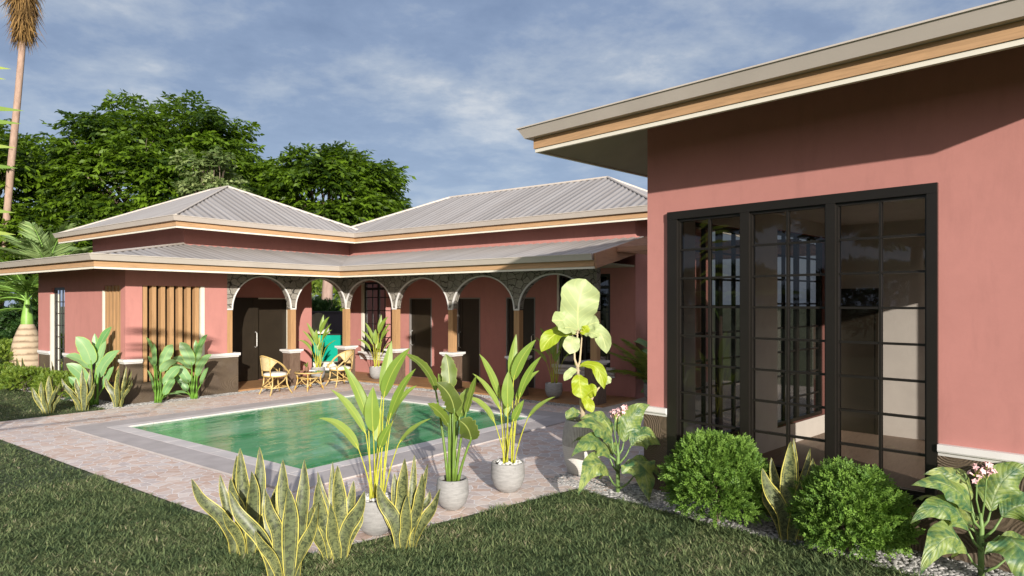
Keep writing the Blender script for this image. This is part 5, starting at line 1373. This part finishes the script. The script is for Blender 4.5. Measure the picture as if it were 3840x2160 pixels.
# ------------------------------------------------------------------ cane furniture
def cane_chair():
    t = empty('cane_chair', (8.60, 13.06, .012), 0, 'left cane armchair with white cushion, by the dark double door', 'chair', 'cane armchairs at the glass table')
    def bar(pts, r, name, n=8, mat='rattan', parent=t):
        b = MB(); b.tube(pts, r, n); return b.build(name, MT[mat], parent, smooth=True)
    R0 = .235; zs = .40
    b = MB(); P = [(R0 * 1.06 * math.cos(a), R0 * math.sin(a), zs) for a in np.linspace(0, 2 * PI, 33)]; b.tube(P, .016, 8, False); b.build('seat_frame', MT['rattan'], t, smooth=True)
    b = MB(); b.lathe([(0, zs + .0), (.235, zs + .002), (.25, zs + .025), (.235, zs + .055), (.16, zs + .074), (0, zs + .08)], 32); b.build('cushion', MT['cushion'], t, smooth=True)
    legs = [(-.17, .16, -.26, .21), (-.17, -.16, -.26, -.21), (.17, .16, .27, .235), (.17, -.16, .27, -.235)]
    for x0, y0, x1, y1 in legs: bar([(x0, y0, zs + .01), (x0 * 1.06, y0 * 1.05, .22), ((x0 + x1) / 2, (y0 + y1) / 2, .10), (x1, y1, 0)], [.016, .016, .0155, .015], 'leg')
    m = lambda k, z: (legs[k][0] * 1.25, legs[k][1] * 1.15, z)
    for a, c in ((0, 1), (1, 3), (3, 2), (2, 0)): bar([m(a, .15), m(c, .15)], .0125, 'stretcher')
    for a, c in ((1, 3), (0, 2)):
        bar([m(a, .13), (-.06, legs[a][1] * 1.12, .20), (.10, legs[a][1] * 1.1, .30), (.19, legs[a][1] * .9, zs), (.24, legs[a][1] * 1.25, zs + .13)], .012, 'brace')
    bar([m(0, .15), (-.18, .05, .27), (-.17, -.1, zs - .02)], .011, 'brace'); bar([m(1, .15), (-.18, -.05, .27), (-.17, .1, zs - .02)], .011, 'brace')
    # barrel back: full height behind, arms drop and curve down in front
    def top(a):
        q = min(1, abs(a) / 2.05); rr = .262 + .03 * math.cos(a); z = .845 - .30 * q ** 1.7
        return V((-rr * 1.08 * math.cos(a), rr * math.sin(a) * 1.0, z))
    def low(a):
        q = abs(a); z = .53 if q < .62 else (.53 - .0 if q < .62 else 0)
        if q >= .62:
            s = min(1, (q - .62) / 1.43); z = .53 + .21 * math.sin(min(1, s * 1.7) * PI / 2) ** .8 - .22 * max(0, (s - .5) / .5) ** 1.6
        rr = .245 + .02 * math.cos(a); z = min(z, top(a).z - .012)
        return V((-rr * 1.06 * math.cos(a), rr * math.sin(a), z))
    A = np.linspace(-2.05, 2.05, 49)
    b = MB(); rows = [[low(a).lerp(top(a), v) for a in A] for v in np.linspace(0, 1, 6)]; uv = [[(a * .26, v * .3) for a in A] for v in np.linspace(0, 1, 6)]
    b.grid(rows, uv); back = b.build('backrest', MT['cane'], t, smooth=True)
    tp = [top(a) for a in A]
    e0 = V((.225, -.205, zs + .03)); e1 = V((.225, .205, zs + .03))
    bar([e0, e0.lerp(tp[0], .6) + V((.012, 0, 0))] + tp + [e1.lerp(tp[-1], .6) + V((.012, 0, 0)), e1], .0155, 'back_rail', 8, 'rattan', back)
    bar([low(a) for a in A], .010, 'lower_rail', 8, 'rattan', back)
    for a in (-.62, .62): bar([low(a) + V((.01, 0, -.13)), low(a), top(a)], .014, 'back_post', 8, 'rattan', back)
    return t
ch = cane_chair()
place(ch, (10.36, 13.06, .012), PI - .12, 'right cane armchair with white cushion, in front of the corner column')
def cane_table():
    t = empty('cane_table', (9.46, 13.04, .012), .05, 'round glass-topped cane table between the two armchairs', 'table')
    b = MB(); P = [(.31 * math.cos(a), .31 * math.sin(a), .405) for a in np.linspace(0, 2 * PI, 41)]; b.tube(P, .017, 8, False); b.build('rim', MT['rattan'], t, smooth=True)
    b = MB(); b.lathe([(0, .412), (.30, .412), (.30, .418), (0, .418)], 40); b.build('glass_top', MT['tglass'], t)
    b = MB(); P = [(.21 * math.cos(a), .21 * math.sin(a), .275) for a in np.linspace(0, 2 * PI, 33)]; b.tube(P, .013, 8, False); b.build('lower_ring', MT['rattan'], t, smooth=True)
    for k in range(4):
        a = PI / 4 + k * PI / 2; c, s = math.cos(a), math.sin(a)
        b = MB(); b.tube([(.30 * c, .30 * s, .40), (.262 * c, .262 * s, .33), (.25 * c, .25 * s, .24), (.275 * c, .275 * s, .12), (.325 * c, .325 * s, 0)], .015, 8); leg = b.build('leg', MT['rattan'], t, smooth=True)
        b = MB()
        for z, r_ in ((.385, .288), (.275, .252), (.07, .297)): b.tube([(r_ * c, r_ * s, z - .018), (r_ * c, r_ * s, z + .018)], .0205, 8)
        b.build('binding', MT['bind'], leg, smooth=True)
        for sg in (-1, 1):
            a2 = a + sg * PI / 4; c2, s2 = math.cos(a2), math.sin(a2)
            b = MB(); b.tube([(.30 * c, .30 * s, .07), (.25 * c + .02 * c2, .25 * s + .02 * s2, .13), (.15 * c + .10 * c2, .15 * s + .10 * s2, .165), (.205 * c2, .205 * s2, .235), (.21 * c2, .21 * s2, .275)], .0115, 7); b.build('brace', MT['rattan'], t, smooth=True)
cane_table()
def small_pot():
    t = empty('succulent_pot', (9.44, 13.10, .4305), 0, 'tiny spiky succulent in a brown clay pot on the glass table', 'potted plant')
    b = MB(); b.lathe([(0, 0), (.035, 0), (.045, .03), (.05, .06), (.042, .095), (.046, .105), (.036, .105), (.034, .09), (0, .09)], 20); b.build('pot', MT['terracotta'], t, smooth=True)
    r = random.Random(2); b = MB()
    for k in range(17):
        a = k * 2.4; e = r.uniform(.25, 1.3); d = V((math.cos(a) * math.cos(e), math.sin(a) * math.cos(e), math.sin(e))); o = V((0, 0, .095))
        blade(b, [o, o + d * .06 + V((0, 0, .015)), o + d * r.uniform(.10, .14)], .018, (-d.x, -d.y, 1), 'snake', 5, 2, .3, seed=k)
    b.build('leaves', MT['banstem'], t)
    t = empty('booklet', (9.66, 13.16, .4305), .4, 'small white booklet lying on the glass table', 'booklet')
    b = MB(); b.box(-.055, .055, -.075, .075, 0, .012); b.build('pages', MT['paper'], t)
    b = MB(); b.box(-.058, .058, -.078, .078, .012, .015); b.build('cover', MT['white'], t)
small_pot()

# ------------------------------------------------------------------ camera, sun, sky
cam = bpy.data.cameras.new('camera'); co = link('camera', cam); scene.camera = co
cam.sensor_width = 36; cam.lens = 2530 / 3840 * 36; cam.clip_end = 1500; cam.clip_start = .05
cam.shift_y = (1136 - 1080) / 3840
co.location = (0, 0, 2.0); co.rotation_euler = (PI / 2, 0, math.radians(37.3 - 90))
AZ, EL = math.radians(52.5), math.radians(14.2)
sd = V((math.cos(EL) * math.cos(AZ), math.cos(EL) * math.sin(AZ), -math.sin(EL)))
sun = bpy.data.lights.new('sun', 'SUN'); so = link('sun', sun); sun.energy = 5.0; sun.angle = math.radians(.6); sun.color = (1, .94, .85)
so.rotation_euler = sd.to_track_quat('-Z', 'Y').to_euler(); so.location = (-20, -20, 20)
w = bpy.data.worlds.new('World'); scene.world = w; w.use_nodes = True
nt = w.node_tree; nt.nodes.clear()
def wn(t, ins=None, **kw):
    n = nt.nodes.new(t)
    for k, v in kw.items(): setattr(n, k, v)
    for k, v in (ins or {}).items():
        if isinstance(v, bpy.types.NodeSocket): nt.links.new(v, n.inputs[k])
        else: n.inputs[k].default_value = v
    return n
sky = wn('ShaderNodeTexSky', sky_type='NISHITA', sun_disc=False, sun_elevation=EL, sun_rotation=math.atan2(-sd.x, -sd.y), altitude=0, air_density=1.2, dust_density=1.0, ozone_density=2.0)
tc = wn('ShaderNodeTexCoord'); g = tc.outputs['Generated']
sp = wn('ShaderNodeSeparateXYZ', {0: g})
zz = wn('ShaderNodeMath', {0: wn('ShaderNodeMath', {0: sp.outputs[2], 1: 0.}, operation='MAXIMUM').outputs[0], 1: .16}, operation='ADD').outputs[0]
px = wn('ShaderNodeMath', {0: sp.outputs[0], 1: zz}, operation='DIVIDE').outputs[0]; py = wn('ShaderNodeMath', {0: sp.outputs[1], 1: zz}, operation='DIVIDE').outputs[0]
pv = wn('ShaderNodeCombineXYZ', {0: px, 1: py, 2: 0.}).outputs[0]
mp = wn('ShaderNodeMapping', {'Vector': pv, 'Rotation': (0, 0, .65), 'Scale': (1.0, 1.0, 1), 'Location': (4.3, 2.2, 0)}).outputs[0]
n1 = wn('ShaderNodeTexNoise', {'Vector': mp, 'Scale': 1.5, 'Detail': 8, 'Roughness': .58, 'Distortion': .12}).outputs['Fac']
n2 = wn('ShaderNodeTexNoise', {'Vector': mp, 'Scale': 4.2, 'Detail': 7, 'Roughness': .6, 'Distortion': .1}).outputs['Fac']
nn = wn('ShaderNodeMath', {0: wn('ShaderNodeMath', {0: n1, 1: .60}, operation='MULTIPLY').outputs[0], 1: wn('ShaderNodeMath', {0: n2, 1: .40}, operation='MULTIPLY').outputs[0]}, operation='ADD').outputs[0]
cr = wn('ShaderNodeValToRGB', {'Fac': nn}); e = cr.color_ramp.elements
e[0].position = .36; e[0].color = (.150, .200, .315, 1); e[1].position = .64; e[1].color = (.48, .495, .525, 1)
x = e.new(.47); x.color = (.195, .25, .37, 1); x = e.new(.56); x.color = (.305, .35, .435, 1)
hz = wn('ShaderNodeValToRGB', {'Fac': sp.outputs[2]}); e = hz.color_ramp.elements        # clear band low over the roofs
e[0].position = .03; e[0].color = (1, 1, 1, 1); e[1].position = .30; e[1].color = (0, 0, 0, 1)
mx = wn('ShaderNodeMix', {6: cr.outputs[0], 7: (.285, .365, .525, 1)}, data_type='RGBA'); nt.links.new(wn('ShaderNodeMath', {0: hz.outputs[0], 1: .75}, operation='MULTIPLY').outputs[0], mx.inputs[0])
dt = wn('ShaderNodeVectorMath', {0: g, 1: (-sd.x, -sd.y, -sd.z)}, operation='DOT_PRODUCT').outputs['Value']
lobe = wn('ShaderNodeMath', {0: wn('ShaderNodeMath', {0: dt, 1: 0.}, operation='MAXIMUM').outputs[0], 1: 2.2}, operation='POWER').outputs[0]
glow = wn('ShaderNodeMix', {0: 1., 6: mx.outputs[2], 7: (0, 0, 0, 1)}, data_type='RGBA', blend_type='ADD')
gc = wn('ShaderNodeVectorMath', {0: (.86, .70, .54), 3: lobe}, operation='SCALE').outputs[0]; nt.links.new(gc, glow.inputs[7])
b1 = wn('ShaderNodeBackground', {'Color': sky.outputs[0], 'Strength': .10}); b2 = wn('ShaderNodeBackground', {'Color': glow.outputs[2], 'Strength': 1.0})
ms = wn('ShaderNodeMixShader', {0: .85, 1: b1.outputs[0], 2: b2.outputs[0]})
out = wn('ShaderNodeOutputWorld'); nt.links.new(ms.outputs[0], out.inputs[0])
vs = scene.view_settings; scene.display_settings.display_device = 'sRGB'; vs.view_transform = 'Standard'; vs.look = 'None'; vs.exposure = .47; vs.gamma = 1; vs.use_curve_mapping = False
cy = scene.cycles
cy.max_bounces = 8; cy.diffuse_bounces = 3; cy.glossy_bounces = 4; cy.transmission_bounces = 4; cy.transparent_max_bounces = 16
cy.use_denoising = True; cy.sample_clamp_indirect = 6.; cy.caustics_reflective = False; cy.caustics_refractive = False
